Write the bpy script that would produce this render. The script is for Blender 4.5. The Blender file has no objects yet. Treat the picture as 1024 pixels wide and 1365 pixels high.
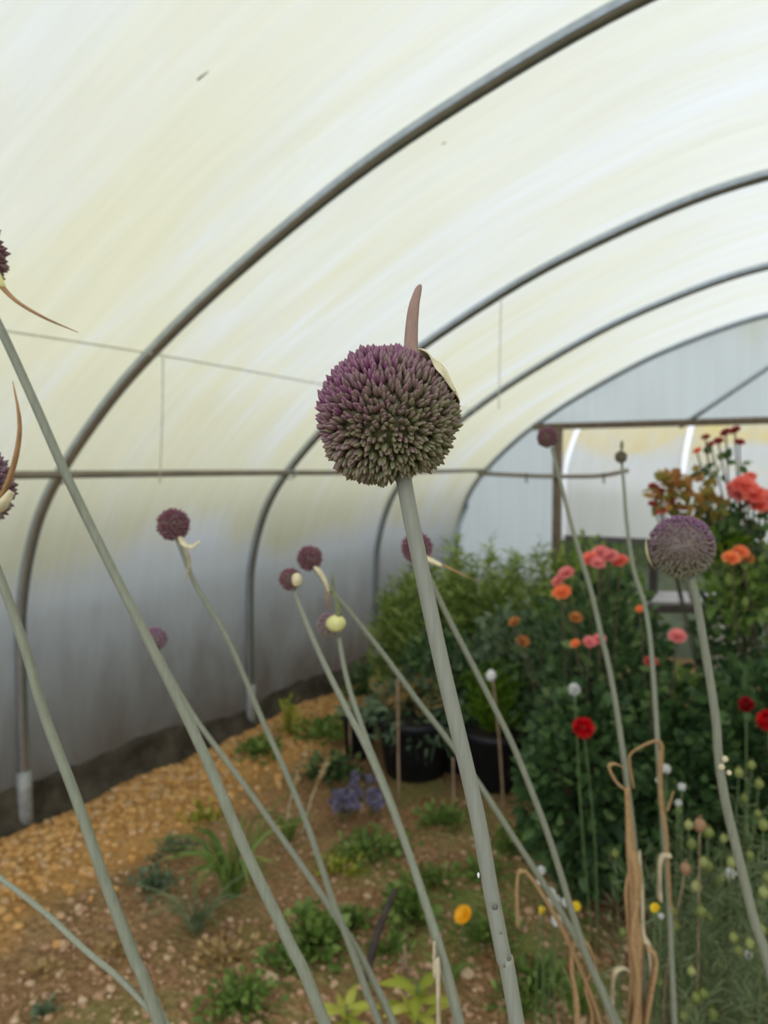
import bpy, math, random
import numpy as np
from mathutils import Vector, Matrix

R = random.Random(7)
NR = np.random.default_rng(11)
S = bpy.context.scene
C = S.collection
PI = math.pi

# ------------------------------------------------------------------ camera frame
CAMZ = 1.56
F_PX = 1000.0
TH = math.radians(29.8)
PITCH = math.atan(57.5 / F_PX)
CAM = np.array([0, 0, CAMZ])
FWD = np.array([-math.sin(TH) * math.cos(PITCH), math.cos(TH) * math.cos(PITCH), -math.sin(PITCH)])
RGT = np.array([math.cos(TH), math.sin(TH), 0.0])
UP = np.cross(RGT, FWD)


def ray(x, y):
    return FWD + RGT * ((x - 512) / F_PX) + UP * ((682.5 - y) / F_PX)


def at(x, y, d):
    return CAM + ray(x, y) * d


def ground(x, y, z=0.0):
    r = ray(x, y)
    return CAM + r * ((z - CAMZ) / r[2])


def on_y(x, y, Y):
    r = ray(x, y)
    return CAM + r * (Y / r[1])


def depth_of(p):
    return float(np.dot(np.asarray(p) - CAM, FWD))


# ------------------------------------------------------------------ materials
def nmat(name):
    m = bpy.data.materials.new(name)
    m.use_nodes = True
    nt = m.node_tree
    nt.nodes.clear()
    out = nt.nodes.new('ShaderNodeOutputMaterial')
    return m, nt, out


def N(nt, t, **kw):
    n = nt.nodes.new(t)
    for k, v in kw.items():
        if k in n.inputs:
            n.inputs[k].default_value = v
        else:
            setattr(n, k, v)
    return n


def ramp(nt, stops, fac=None, interp='LINEAR'):
    n = nt.nodes.new('ShaderNodeValToRGB')
    e = n.color_ramp.elements
    n.color_ramp.interpolation = interp
    while len(e) < len(stops):
        e.new(0.5)
    for i, (p, c) in enumerate(stops):
        e[i].position = p
        e[i].color = (c[0], c[1], c[2], 1)
    if fac is not None:
        nt.links.new(fac, n.inputs[0])
    return n


def mixc(nt, fac, a, b, blend='MIX'):
    n = nt.nodes.new('ShaderNodeMix')
    n.data_type = 'RGBA'
    n.blend_type = blend
    for sock, v in ((n.inputs[0], fac), (n.inputs[6], a), (n.inputs[7], b)):
        if isinstance(v, (int, float)):
            sock.default_value = v
        elif isinstance(v, tuple):
            sock.default_value = (v[0], v[1], v[2], 1)
        else:
            nt.links.new(v, sock)
    return n.outputs[2]


def math_(nt, op, a, b=None, clamp=False):
    n = nt.nodes.new('ShaderNodeMath')
    n.operation = op
    n.use_clamp = clamp
    for i, v in enumerate((a, b)):
        if v is None:
            continue
        if isinstance(v, (int, float)):
            n.inputs[i].default_value = v
        else:
            nt.links.new(v, n.inputs[i])
    return n.outputs[0]


def noise(nt, vec, scale, detail=3.0, rough=0.55, dist=0.0):
    n = N(nt, 'ShaderNodeTexNoise', Scale=scale, Detail=detail, Roughness=rough, Distortion=dist)
    if vec is not None:
        nt.links.new(vec, n.inputs['Vector'])
    return n.outputs['Fac']


def mapping(nt, vec, sc=(1, 1, 1), loc=(0, 0, 0)):
    n = nt.nodes.new('ShaderNodeMapping')
    n.inputs['Scale'].default_value = sc
    n.inputs['Location'].default_value = loc
    nt.links.new(vec, n.inputs['Vector'])
    return n.outputs[0]


def bump(nt, h, strength=0.3, dist=0.01):
    n = N(nt, 'ShaderNodeBump', Strength=strength, Distance=dist)
    nt.links.new(h, n.inputs['Height'])
    return n.outputs[0]


def rgb(r, g, b):  # sRGB 0..255 -> linear
    f = lambda v: (v / 255 / 12.92) if v / 255 <= 0.04045 else ((v / 255 + 0.055) / 1.055) ** 2.4
    return (f(r), f(g), f(b))


def simple(name, col, rough=0.6, metal=0.0, var=0.25, scale=40.0, spec=0.4, bumpy=0.0, stretch=(1, 1, 1)):
    m, nt, out = nmat(name)
    tc = nt.nodes.new('ShaderNodeTexCoord')
    v = mapping(nt, tc.outputs['Object'], stretch)
    f = noise(nt, v, scale)
    d = tuple(c * (1 - var) for c in col)
    l = tuple(min(1, c * (1 + var)) for c in col)
    cr = ramp(nt, [(0.3, d), (0.7, l)], f)
    b = N(nt, 'ShaderNodeBsdfPrincipled', Roughness=rough, Metallic=metal)
    b.inputs['Specular IOR Level'].default_value = spec
    nt.links.new(cr.outputs[0], b.inputs['Base Color'])
    if bumpy:
        nt.links.new(bump(nt, f, bumpy), b.inputs['Normal'])
    nt.links.new(b.outputs[0], out.inputs[0])
    return m


def leafy(name, stops, transl=0.3, rough=0.5, spec=0.3):
    """stops: colours along the per-leaf tint attribute"""
    m, nt, out = nmat(name)
    a = N(nt, 'ShaderNodeAttribute', attribute_name='tint')
    cr = ramp(nt, [(i / max(1, len(stops) - 1), c) for i, c in enumerate(stops)], a.outputs['Fac'])
    b = N(nt, 'ShaderNodeBsdfPrincipled', Roughness=rough)
    b.inputs['Specular IOR Level'].default_value = spec
    t = nt.nodes.new('ShaderNodeBsdfTranslucent')
    mx = N(nt, 'ShaderNodeMixShader', Fac=transl)
    nt.links.new(cr.outputs[0], b.inputs['Base Color'])
    nt.links.new(cr.outputs[0], t.inputs['Color'])
    nt.links.new(b.outputs[0], mx.inputs[1])
    nt.links.new(t.outputs[0], mx.inputs[2])
    nt.links.new(mx.outputs[0], out.inputs[0])
    return m


def film_material(name, clean, algae, streak=(1, 1), algae_lo=1.0, algae_hi=2.6, dirt=True, gloss=0.05, amount=1.0, refl=0.14):
    """hazy polythene; UV = (metres along the tunnel, metres along the arch)"""
    m, nt, out = nmat(name)
    uv = nt.nodes.new('ShaderNodeUVMap').outputs[0]
    geo = nt.nodes.new('ShaderNodeNewGeometry')
    sep = nt.nodes.new('ShaderNodeSeparateXYZ')
    nt.links.new(geo.outputs['Position'], sep.inputs[0])
    z = sep.outputs['Z']
    fine = noise(nt, mapping(nt, uv, (9 * streak[0], 0.9 * streak[1], 1)), 1.0, 4, 0.6, 0.6)
    band = noise(nt, mapping(nt, uv, (2.6 * streak[0], 0.5 * streak[1], 1), (3, 1, 0)), 1.0, 3, 0.55, 0.9)
    big = noise(nt, mapping(nt, uv, (0.9, 0.7, 1), (7.3, 2.2, 0)), 1.0, 2, 0.5, 0.6)
    speck = noise(nt, mapping(nt, uv, (60, 60, 1)), 1.0, 2, 0.5)
    s = math_(nt, 'ADD', math_(nt, 'MULTIPLY', fine, 0.45), math_(nt, 'MULTIPLY', band, 0.8))
    mr = N(nt, 'ShaderNodeMapRange')
    mr.inputs['From Min'].default_value = 0.46
    mr.inputs['From Max'].default_value = 0.76
    nt.links.new(s, mr.inputs['Value'])
    # where the algae film grows: the shoulder of the arch, ragged lower edge, thinning towards the ridge
    edge = math_(nt, 'ADD', z, math_(nt, 'MULTIPLY', math_(nt, 'SUBTRACT', big, 0.5), 1.5))
    lo = N(nt, 'ShaderNodeMapRange')
    lo.interpolation_type = 'SMOOTHSTEP'
    lo.inputs['From Min'].default_value = algae_lo - 0.05
    lo.inputs['From Max'].default_value = algae_lo + 0.35
    nt.links.new(edge, lo.inputs['Value'])
    hi = N(nt, 'ShaderNodeMapRange')
    hi.inputs['From Min'].default_value = algae_hi - 0.7
    hi.inputs['From Max'].default_value = algae_hi + 0.3
    hi.inputs['To Min'].default_value = 1.0
    hi.inputs['To Max'].default_value = 0.3
    nt.links.new(z, hi.inputs['Value'])
    al = math_(nt, 'MULTIPLY', lo.outputs[0], hi.outputs[0])
    al = math_(nt, 'MULTIPLY', al, math_(nt, 'ADD', math_(nt, 'MULTIPLY', mr.outputs[0], 0.75), 0.3), True)
    al = math_(nt, 'MULTIPLY', al, amount, True)
    col = mixc(nt, al, clean, algae)
    col = mixc(nt, math_(nt, 'MULTIPLY', math_(nt, 'SUBTRACT', speck, 0.35, True), 0.12), col, (1, 1, 1))
    st2 = noise(nt, mapping(nt, uv, (18 * streak[0], 1.1 * streak[1], 1), (4, 4, 0)), 1.0, 4, 0.65, 0.8)
    col = mixc(nt, 0.55, col, ramp(nt, [(0.32, (0.88, 0.88, 0.86)), (0.68, (1, 1, 1))], st2).outputs[0], 'MULTIPLY')
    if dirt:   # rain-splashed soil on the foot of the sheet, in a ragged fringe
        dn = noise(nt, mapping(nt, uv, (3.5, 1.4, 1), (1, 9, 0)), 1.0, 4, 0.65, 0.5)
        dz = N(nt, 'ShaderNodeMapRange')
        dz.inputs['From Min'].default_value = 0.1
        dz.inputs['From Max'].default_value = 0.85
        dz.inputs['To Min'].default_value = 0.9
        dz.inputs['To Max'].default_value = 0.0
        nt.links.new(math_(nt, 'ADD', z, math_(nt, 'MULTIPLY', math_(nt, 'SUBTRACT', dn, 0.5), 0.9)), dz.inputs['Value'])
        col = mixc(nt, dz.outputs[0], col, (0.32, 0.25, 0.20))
    tr = nt.nodes.new('ShaderNodeBsdfTranslucent')
    df = N(nt, 'ShaderNodeBsdfDiffuse', Roughness=0.5)
    gl = N(nt, 'ShaderNodeBsdfGlossy', Roughness=0.35)
    m1 = N(nt, 'ShaderNodeMixShader', Fac=refl)
    m2 = N(nt, 'ShaderNodeMixShader', Fac=gloss)
    nt.links.new(col, tr.inputs['Color'])
    nt.links.new(col, df.inputs['Color'])
    nt.links.new(tr.outputs[0], m1.inputs[1])
    nt.links.new(df.outputs[0], m1.inputs[2])
    nt.links.new(m1.outputs[0], m2.inputs[1])
    nt.links.new(gl.outputs[0], m2.inputs[2])
    nt.links.new(m2.outputs[0], out.inputs[0])
    return m


M = {}
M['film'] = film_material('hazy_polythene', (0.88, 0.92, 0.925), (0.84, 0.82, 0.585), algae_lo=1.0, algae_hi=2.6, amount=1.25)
M['film_end'] = film_material('clear_polythene', (0.86, 0.93, 0.95), (0.80, 0.83, 0.74), (0.8, 0.6), 2.4, 3.5)
M['film_far'] = film_material('far_polythene', (0.85, 0.87, 0.86), (0.95, 0.80, 0.36), (0.25, 0.6), 1.62, 6.0, dirt=False, amount=1.0, refl=0.5)
M['steel'] = simple('galvanised_steel', (0.41, 0.455, 0.51), 0.2, 0.85, 0.12, 30)
M['steel_pale'] = simple('pale_galvanised_steel', (0.30, 0.31, 0.30), 0.55, 0.4, 0.2, 30)
M['rust'] = simple('weathered_rail', (0.27, 0.235, 0.18), 0.5, 0.35, 0.3, 14, stretch=(8, 0.6, 8))
M['wood'] = simple('weathered_wood', (0.17, 0.13, 0.095), 0.8, 0, 0.35, 18, stretch=(4, 4, 0.5))
M['plank'] = simple('grey_plank', (0.36, 0.34, 0.34), 0.8, 0, 0.3, 12, stretch=(0.6, 6, 6))
M['dark_wood'] = simple('dark_timber', (0.06, 0.05, 0.05), 0.8, 0, 0.3, 12)
M['string'] = simple('garden_twine', (0.62, 0.60, 0.50), 0.9, 0, 0.2, 60)
M['pot'] = simple('black_plastic', (0.012, 0.013, 0.017), 0.5, 0, 0.2, 20, 0.35)
M['cane'] = simple('bamboo_cane', (0.30, 0.21, 0.13), 0.6, 0, 0.3, 25)
M['twig'] = simple('dark_twig', (0.055, 0.042, 0.035), 0.85, 0, 0.3, 40)
M['smudge'] = simple('grey_smudge', (0.13, 0.125, 0.10), 0.8, 0, 0.4, 300)
M['label'] = simple('white_plastic', (0.75, 0.75, 0.73), 0.5, 0, 0.05, 40)
M['compost'] = simple('potting_compost', (0.03, 0.022, 0.016), 0.95, 0, 0.4, 60)
M['stalk'] = simple('waxy_stalk', (0.25, 0.258, 0.212), 0.45, 0, 0.10, 25, 0.35, stretch=(14, 14, 1))
M['stalk_far'] = simple('waxy_green_stalk', (0.228, 0.24, 0.178), 0.5, 0, 0.12, 25, 0.3, stretch=(12, 12, 1))
M['spathe'] = simple('papery_spathe', (0.66, 0.58, 0.38), 0.7, 0, 0.22, 70, 0.2, 0.4)
M['spathe_yellow'] = simple('yellow_spathe', (0.66, 0.63, 0.27), 0.6, 0, 0.2, 60, 0.2)
M['beak'] = simple('dry_pink_beak', (0.36, 0.235, 0.19), 0.7, 0, 0.18, 60, 0.2, 0.3, (30, 30, 2))
M['beak_tan'] = simple('dry_tan_beak', (0.36, 0.20, 0.09), 0.65, 0, 0.3, 50, 0.25)
M['beak_green'] = simple('green_beak', (0.17, 0.19, 0.09), 0.6, 0, 0.3, 50, 0.25)
M['straw'] = simple('dry_straw_leaf', (0.40, 0.25, 0.12), 0.75, 0, 0.35, 30, 0.2, 0.4, (20, 20, 3))
M['straw_pale'] = simple('pale_dry_leaf', (0.50, 0.42, 0.28), 0.75, 0, 0.3, 30, 0.2)
M['pebble'] = leafy('pebbles', [rgb(150, 118, 92), rgb(172, 138, 108), rgb(182, 150, 118), rgb(194, 168, 138)], 0.0, 0.8, 0.2)
M['gravel'] = leafy('ochre_gravel', [rgb(166, 124, 74), rgb(196, 148, 88), rgb(204, 162, 106), rgb(188, 156, 120)], 0.0, 0.8, 0.2)
M['bark'] = simple('brown_stem', (0.09, 0.075, 0.045), 0.8, 0, 0.3, 40)
M['greenstem'] = simple('green_stem', (0.11, 0.16, 0.06), 0.6, 0, 0.3, 40)
M['stone'] = simple('pale_stone', (0.36, 0.33, 0.29), 0.85, 0, 0.3, 14, 0.2, 0.5)
M['grass_out'] = simple('outside_turf', (0.06, 0.08, 0.033), 0.9, 0, 0.4, 6)
M['hedge_blocker'] = simple('dark_hedge_blocker', (0.03, 0.035, 0.028), 0.9, 0, 0.4, 4)  # for the unseen blocker that darkens the left wall
M['feather'] = leafy('feathery_leaf', [rgb(70, 92, 38), rgb(112, 136, 58), rgb(144, 164, 82), rgb(178, 192, 112)], 0.4)
M['darkleaf'] = leafy('dark_rose_leaf', [rgb(44, 68, 40), rgb(66, 94, 54), rgb(90, 118, 68), rgb(128, 144, 88)], 0.25)
M['greyleaf'] = leafy('grey_green_leaf', [rgb(76, 98, 72), rgb(106, 126, 94), rgb(136, 150, 118)], 0.25)
M['limeleaf'] = leafy('lime_leaf', [rgb(60, 92, 20), rgb(92, 124, 28), rgb(122, 150, 44)], 0.35)
M['yellowleaf'] = leafy('yellow_leaf', [rgb(130, 140, 44), rgb(170, 176, 66), rgb(196, 196, 96)], 0.35)
M['weedleaf'] = leafy('weed_leaf', [rgb(84, 112, 50), rgb(112, 138, 64), rgb(142, 160, 88)], 0.3)
M['sagegreen'] = leafy('nigella_leaf', [rgb(86, 102, 70), rgb(112, 126, 90), rgb(138, 148, 108)], 0.25)
M['olive'] = leafy('bronze_rose_leaf', [rgb(104, 110, 44), rgb(150, 144, 66), rgb(166, 112, 70), rgb(204, 160, 84), rgb(118, 134, 62)], 0.35)
M['coral'] = leafy('coral_petal', [rgb(222, 96, 90), rgb(244, 124, 108), rgb(250, 156, 136)], 0.35)
M['pink'] = leafy('pink_petal', [rgb(220, 116, 122), rgb(236, 140, 138), rgb(244, 170, 162)], 0.35)
M['orange'] = leafy('orange_petal', [rgb(236, 112, 66), rgb(248, 142, 86), rgb(252, 170, 118)], 0.35)
M['apricot'] = leafy('apricot_petal', [rgb(170, 100, 50), rgb(200, 132, 70), rgb(214, 150, 90)], 0.35)
M['red'] = leafy('red_petal', [rgb(150, 0, 12), rgb(200, 8, 22), rgb(224, 26, 36)], 0.25)
M['darkred'] = leafy('dark_red_petal', [rgb(100, 0, 12), rgb(140, 6, 18), rgb(160, 26, 30)], 0.25)
M['dustyred'] = leafy('dusty_red_bud', [rgb(128, 40, 40), rgb(168, 66, 60), rgb(190, 90, 82)], 0.25)
M['white'] = leafy('white_petal', [rgb(200, 200, 196), rgb(226, 226, 224), rgb(240, 240, 240)], 0.3)
M['lavender'] = leafy('lavender_floret', [rgb(96, 92, 120), rgb(126, 120, 148), rgb(148, 142, 166)], 0.3)
M['calendula'] = leafy('calendula_petal', [rgb(224, 150, 10), rgb(244, 178, 24), rgb(250, 200, 50)], 0.3)
M['yellow'] = leafy('yellow_petal', [rgb(220, 180, 20), rgb(240, 206, 40), rgb(244, 220, 80)], 0.3)
M['pod'] = leafy('seed_pod', [rgb(112, 124, 62), rgb(142, 150, 84), rgb(168, 172, 112)], 0.2)
M['podbrown'] = leafy('ripe_seed_pod', [rgb(140, 108, 82), rgb(168, 130, 100), rgb(178, 146, 114)], 0.2)
M['dryfern'] = leafy('dry_grass', [rgb(150, 122, 74), rgb(182, 152, 100), rgb(200, 176, 130)], 0.25)


def bud_material(name, green, purple, tipc):
    m, nt, out = nmat(name)
    a = N(nt, 'ShaderNodeAttribute', attribute_name='tint')
    t = N(nt, 'ShaderNodeAttribute', attribute_name='along')
    r = N(nt, 'ShaderNodeAttribute', attribute_name='ridge')
    col = mixc(nt, a.outputs['Fac'], green, purple)
    tipf = math_(nt, 'MULTIPLY', math_(nt, 'SUBTRACT', t.outputs['Fac'], 0.72, True), 1.6, True)
    col = mixc(nt, tipf, col, tipc)
    pale = mixc(nt, 0.5, col, (0.62, 0.52, 0.48))
    col = mixc(nt, math_(nt, 'MULTIPLY', r.outputs['Fac'], 0.3), col, pale)
    b = N(nt, 'ShaderNodeBsdfPrincipled', Roughness=0.42)
    b.inputs['Specular IOR Level'].default_value = 0.45
    nt.links.new(col, b.inputs['Base Color'])
    nt.links.new(b.outputs[0], out.inputs[0])
    return m


M['bud'] = bud_material('allium_bud', (0.15, 0.16, 0.06), (0.185, 0.045, 0.12), (0.30, 0.15, 0.19))
M['bud_far'] = bud_material('allium_bud_purple', (0.16, 0.15, 0.075), (0.15, 0.034, 0.068), (0.22, 0.08, 0.12))
M['bud_mid'] = bud_material('allium_bud_mauve', (0.19, 0.19, 0.10), (0.205, 0.085, 0.17), (0.36, 0.2, 0.32))


def soil_material():
    m, nt, out = nmat('stony_soil')
    geo = nt.nodes.new('ShaderNodeNewGeometry')
    v = geo.outputs['Position']
    sep = nt.nodes.new('ShaderNodeSeparateXYZ')
    nt.links.new(v, sep.inputs[0])
    n1 = noise(nt, v, 1.7, 4, 0.6)
    n2 = noise(nt, v, 45, 4, 0.7)
    n3 = noise(nt, v, 2.6, 5, 0.65, 0.4)
    vo = N(nt, 'ShaderNodeTexVoronoi', Scale=38.0)
    nt.links.new(v, vo.inputs['Vector'])
    base = ramp(nt, [(0.28, rgb(112, 86, 62)), (0.5, rgb(160, 126, 92)), (0.72, rgb(188, 156, 120))], n2).outputs[0]
    base = mixc(nt, 0.3, base, ramp(nt, [(0.1, (.75, .72, .68)), (0.6, (.3, .3, .3))], vo.outputs['Distance']).outputs[0], 'SOFT_LIGHT')
    damp = ramp(nt, [(0.35, (1, 1, 1)), (0.65, (0.62, 0.58, 0.52))], n1).outputs[0]
    base = mixc(nt, 1.0, base, damp, 'MULTIPLY')
    moss = ramp(nt, [(0.47, (0, 0, 0)), (0.6, (1, 1, 1))], n3).outputs[0]
    inner = N(nt, 'ShaderNodeMapRange')
    inner.inputs['From Min'].default_value = -2.2
    inner.inputs['From Max'].default_value = -1.2
    nt.links.new(sep.outputs['X'], inner.inputs['Value'])
    mf = math_(nt, 'MULTIPLY', moss, math_(nt, 'ADD', math_(nt, 'MULTIPLY', inner.outputs[0], 0.75), 0.15))
    col = mixc(nt, mf, base, rgb(112, 122, 66))
    # ochre shingle along the left edge
    ed = math_(nt, 'ADD', sep.outputs['X'], math_(nt, 'MULTIPLY', math_(nt, 'SUBTRACT', n3, 0.5), 0.7))
    st = N(nt, 'ShaderNodeMapRange')
    st.inputs['From Min'].default_value = -2.42
    st.inputs['From Max'].default_value = -2.22
    st.inputs['To Min'].default_value = 1.0
    st.inputs['To Max'].default_value = 0.0
    nt.links.new(ed, st.inputs['Value'])
    och = ramp(nt, [(0.3, rgb(168, 124, 74)), (0.55, rgb(206, 158, 96)), (0.75, rgb(220, 184, 132))], n2).outputs[0]
    col = mixc(nt, math_(nt, 'MULTIPLY', st.outputs[0], 0.85), col, och)
    b = N(nt, 'ShaderNodeBsdfPrincipled', Roughness=0.95)
    b.inputs['Specular IOR Level'].default_value = 0.1
    nt.links.new(col, b.inputs['Base Color'])
    h = math_(nt, 'ADD', n2, vo.outputs['Distance'])
    nt.links.new(bump(nt, h, 0.7, 0.02), b.inputs['Normal'])
    nt.links.new(b.outputs[0], out.inputs[0])
    return m


M['soil'] = soil_material()


# ------------------------------------------------------------------ mesh collecting
class MB:
    def __init__(s):
        s.V, s.Fc, s.A = [], [], {'tint': [], 'along': [], 'ridge': []}
        s.n = 0

    def add(s, V, F, tint=0.5, along=0.0, ridge=0.0):
        V = np.asarray(V, float)
        k = len(V)
        s.V.append(V)
        s.Fc.extend([tuple(i + s.n for i in f) for f in F])
        for nm, val in (('tint', tint), ('along', along), ('ridge', ridge)):
            s.A[nm].append(np.broadcast_to(np.asarray(val, float), (k,)))
        s.n += k
        return s

    def verts(s):
        return np.concatenate(s.V)

    def build(s, name, mat, parent=None, origin=None, smooth=True, uv=None):
        V = s.verts()
        if parent is not None:
            o = np.array(parent['_o'])
        else:
            o = np.array(origin) if origin is not None else np.array([(V[:, 0].min() + V[:, 0].max()) / 2, (V[:, 1].min() + V[:, 1].max()) / 2, V[:, 2].min()])
        me = bpy.data.meshes.new(name)
        me.from_pydata((V - o).tolist(), [], s.Fc)
        for nm in ('tint', 'along', 'ridge'):
            at_ = me.attributes.new(nm, 'FLOAT', 'POINT')
            at_.data.foreach_set('value', np.concatenate(s.A[nm]).astype(np.float32))
        if uv is not None:
            l = me.uv_layers.new(name='UVMap')
            idx = np.empty(len(me.loops), dtype=np.int32)
            me.loops.foreach_get('vertex_index', idx)
            l.data.foreach_set('uv', np.asarray(uv)[idx].astype(np.float32).ravel())
        if smooth:
            me.polygons.foreach_set('use_smooth', np.ones(len(me.polygons), dtype=bool))
        me.materials.append(mat)
        ob = bpy.data.objects.new(name, me)
        C.objects.link(ob)
        ob['_o'] = tuple(float(x) for x in o)
        if parent is not None:
            ob.parent = parent
        else:
            ob.location = o
        return ob


def tag(o, label, cat, group=None):
    o['label'] = label
    o['category'] = cat
    if group:
        o['group'] = group
    return o


def thing(name, label, cat, loc, group=None):
    o = bpy.data.objects.new(name, None)
    o.empty_display_size = 0.05
    C.objects.link(o)
    o.location = tuple(float(v) for v in loc)
    o['_o'] = tuple(float(v) for v in loc)
    return tag(o, label, cat, group)


def struct(o):
    o['kind'] = 'structure'
    return o


def smoothpath(P, n):
    P = np.asarray(P, float)
    if len(P) == 2:
        t = np.linspace(0, 1, n)[:, None]
        return P[0] * (1 - t) + P[1] * t
    Q = np.vstack([2 * P[0] - P[1], P, 2 * P[-1] - P[-2]])
    seg = len(P) - 1
    out = []
    for u in np.linspace(0, seg, n):
        i = min(int(u), seg - 1)
        t = u - i
        p0, p1, p2, p3 = Q[i:i + 4]
        out.append(0.5 * ((2 * p1) + (-p0 + p2) * t + (2 * p0 - 5 * p1 + 4 * p2 - p3) * t * t + (-p0 + 3 * p1 - 3 * p2 + p3) * t ** 3))
    return np.array(out)


def tube(mb, P, rad, n=None, sides=10, tint=0.5, flat=1.0, cap=True):
    """round tube along a smooth path; rad scalar or list over the path"""
    n = n or max(8, len(P) * 6)
    Q = smoothpath(P, n)
    rr = np.interp(np.linspace(0, 1, n), np.linspace(0, 1, np.size(rad)), np.atleast_1d(rad))
    T = np.gradient(Q, axis=0)
    T /= np.linalg.norm(T, axis=1)[:, None] + 1e-12
    a = np.array([0, 0, 1.0]) if abs(T[0][2]) < 0.9 else np.array([1.0, 0, 0])
    u = np.cross(T[0], a)
    u /= np.linalg.norm(u)
    V = []
    for i in range(n):
        u = u - T[i] * np.dot(u, T[i])
        u /= np.linalg.norm(u) + 1e-12
        w = np.cross(T[i], u)
        for k in range(sides):
            an = 2 * PI * k / sides
            V.append(Q[i] + (u * math.cos(an) + w * math.sin(an) * flat) * rr[i])
    F = []
    for i in range(n - 1):
        for k in range(sides):
            k2 = (k + 1) % sides
            F.append((i * sides + k, i * sides + k2, (i + 1) * sides + k2, (i + 1) * sides + k))
    if cap:
        F.append(tuple(range(sides))[::-1])
        F.append(tuple((n - 1) * sides + k for k in range(sides)))
    mb.add(V, F, tint)
    return Q


def box(mb, c, s, rotz=0.0, tint=0.5):
    c = np.asarray(c, float)
    V = []
    cr, sr = math.cos(rotz), math.sin(rotz)
    for dx in (-.5, .5):
        for dy in (-.5, .5):
            for dz in (-.5, .5):
                x, y = dx * s[0], dy * s[1]
                V.append(c + np.array([x * cr - y * sr, x * sr + y * cr, dz * s[2]]))
    F = [(0, 1, 3, 2), (4, 6, 7, 5), (0, 4, 5, 1), (2, 3, 7, 6), (0, 2, 6, 4), (1, 5, 7, 3)]
    mb.add(V, F, tint)


def beam(mb, p, q, w, h):
    """square timber between two points, edges slightly chamfered"""
    p, q = np.asarray(p, float), np.asarray(q, float)
    t = (q - p) / np.linalg.norm(q - p)
    a = np.array([0, 0, 1.0]) if abs(t[2]) < 0.9 else np.array([0, 1.0, 0])
    u = np.cross(t, a); u /= np.linalg.norm(u)
    v = np.cross(t, u)
    c = 0.15
    prof = [(-.5, -.5 + c), (-.5, .5 - c), (-.5 + c, .5), (.5 - c, .5), (.5, .5 - c), (.5, -.5 + c), (.5 - c, -.5), (-.5 + c, -.5)]
    V = [e + u * (x * w) + v * (y * h) for e in (p, q) for x, y in prof]
    F = [(i, (i + 1) % 8, 8 + (i + 1) % 8, 8 + i) for i in range(8)] + [tuple(range(8))[::-1], tuple(range(8, 16))]
    mb.add(V, F)


def sphere(mb, c, r, seg=12, rings=8, tint=0.5, jit=0.0, axis=None):
    c = np.asarray(c, float)
    r = np.broadcast_to(np.asarray(r, float), (3,))
    V = [[0, 0, 1]]
    for i in range(1, rings):
        ph = PI * i / rings
        for k in range(seg):
            a = 2 * PI * k / seg
            V.append([math.sin(ph) * math.cos(a), math.sin(ph) * math.sin(a), math.cos(ph)])
    V.append([0, 0, -1])
    V = np.array(V)
    if jit:
        V *= (1 + NR.uniform(-jit, jit, (len(V), 1)))
    V = V * r
    if axis is not None:
        V = V @ frame(axis).T
    F = []
    for k in range(seg):
        F.append((0, 1 + k, 1 + (k + 1) % seg))
    for i in range(rings - 2):
        for k in range(seg):
            k2 = (k + 1) % seg
            F.append((1 + i * seg + k, 1 + (i + 1) * seg + k, 1 + (i + 1) * seg + k2, 1 + i * seg + k2))
    e = len(V) - 1
    for k in range(seg):
        F.append((e, 1 + (rings - 2) * seg + (k + 1) % seg, 1 + (rings - 2) * seg + k))
    mb.add(V + c, F, tint)


def frame(z):
    z = np.asarray(z, float)
    z = z / np.linalg.norm(z)
    a = np.array([0, 0, 1.0]) if abs(z[2]) < 0.9 else np.array([1.0, 0, 0])
    x = np.cross(a, z); x /= np.linalg.norm(x)
    y = np.cross(z, x)
    return np.stack([x, y, z], axis=1)


def leaves(mb, P, D, L, W, tint, fold=0.25, droop=0.15):
    """many small leaves: base points P, directions D (n,3), lengths L, widths W"""
    P, D = np.asarray(P, float), np.asarray(D, float)
    n = len(P)
    if n == 0:
        return
    D = D / (np.linalg.norm(D, axis=1)[:, None] + 1e-9)
    L = np.broadcast_to(np.asarray(L, float), (n,))[:, None]
    W = np.broadcast_to(np.asarray(W, float), (n,))[:, None]
    r = NR.normal(size=(n, 3))
    sd = np.cross(D, r); sd /= np.linalg.norm(sd, axis=1)[:, None] + 1e-9
    nm = np.cross(sd, D)
    dz = np.array([0, 0, -1.0])
    b = P
    m1 = P + D * L * .45 + dz * L * droop * .3
    tip = P + D * L + dz * L * droop
    l1 = P + D * L * .3 + sd * W * .5 + nm * W * fold * .5
    l2 = P + D * L * .65 + sd * W * .42 + nm * W * fold * .5 + dz * L * droop * .4
    r1 = P + D * L * .3 - sd * W * .5 + nm * W * fold * .5
    r2 = P + D * L * .65 - sd * W * .42 + nm * W * fold * .5 + dz * L * droop * .4
    V = np.stack([b, m1, tip, l1, l2, r1, r2], axis=1).reshape(-1, 3)
    F = []
    for i in range(n):
        o = i * 7
        F += [(o, o + 1, o + 3), (o + 3, o + 1, o + 4), (o + 1, o + 2, o + 4), (o, o + 5, o + 1), (o + 5, o + 6, o + 1), (o + 1, o + 6, o + 2)]
    t = np.repeat(np.broadcast_to(np.asarray(tint, float), (n,)), 7)
    mb.add(V, F, t)


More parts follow.
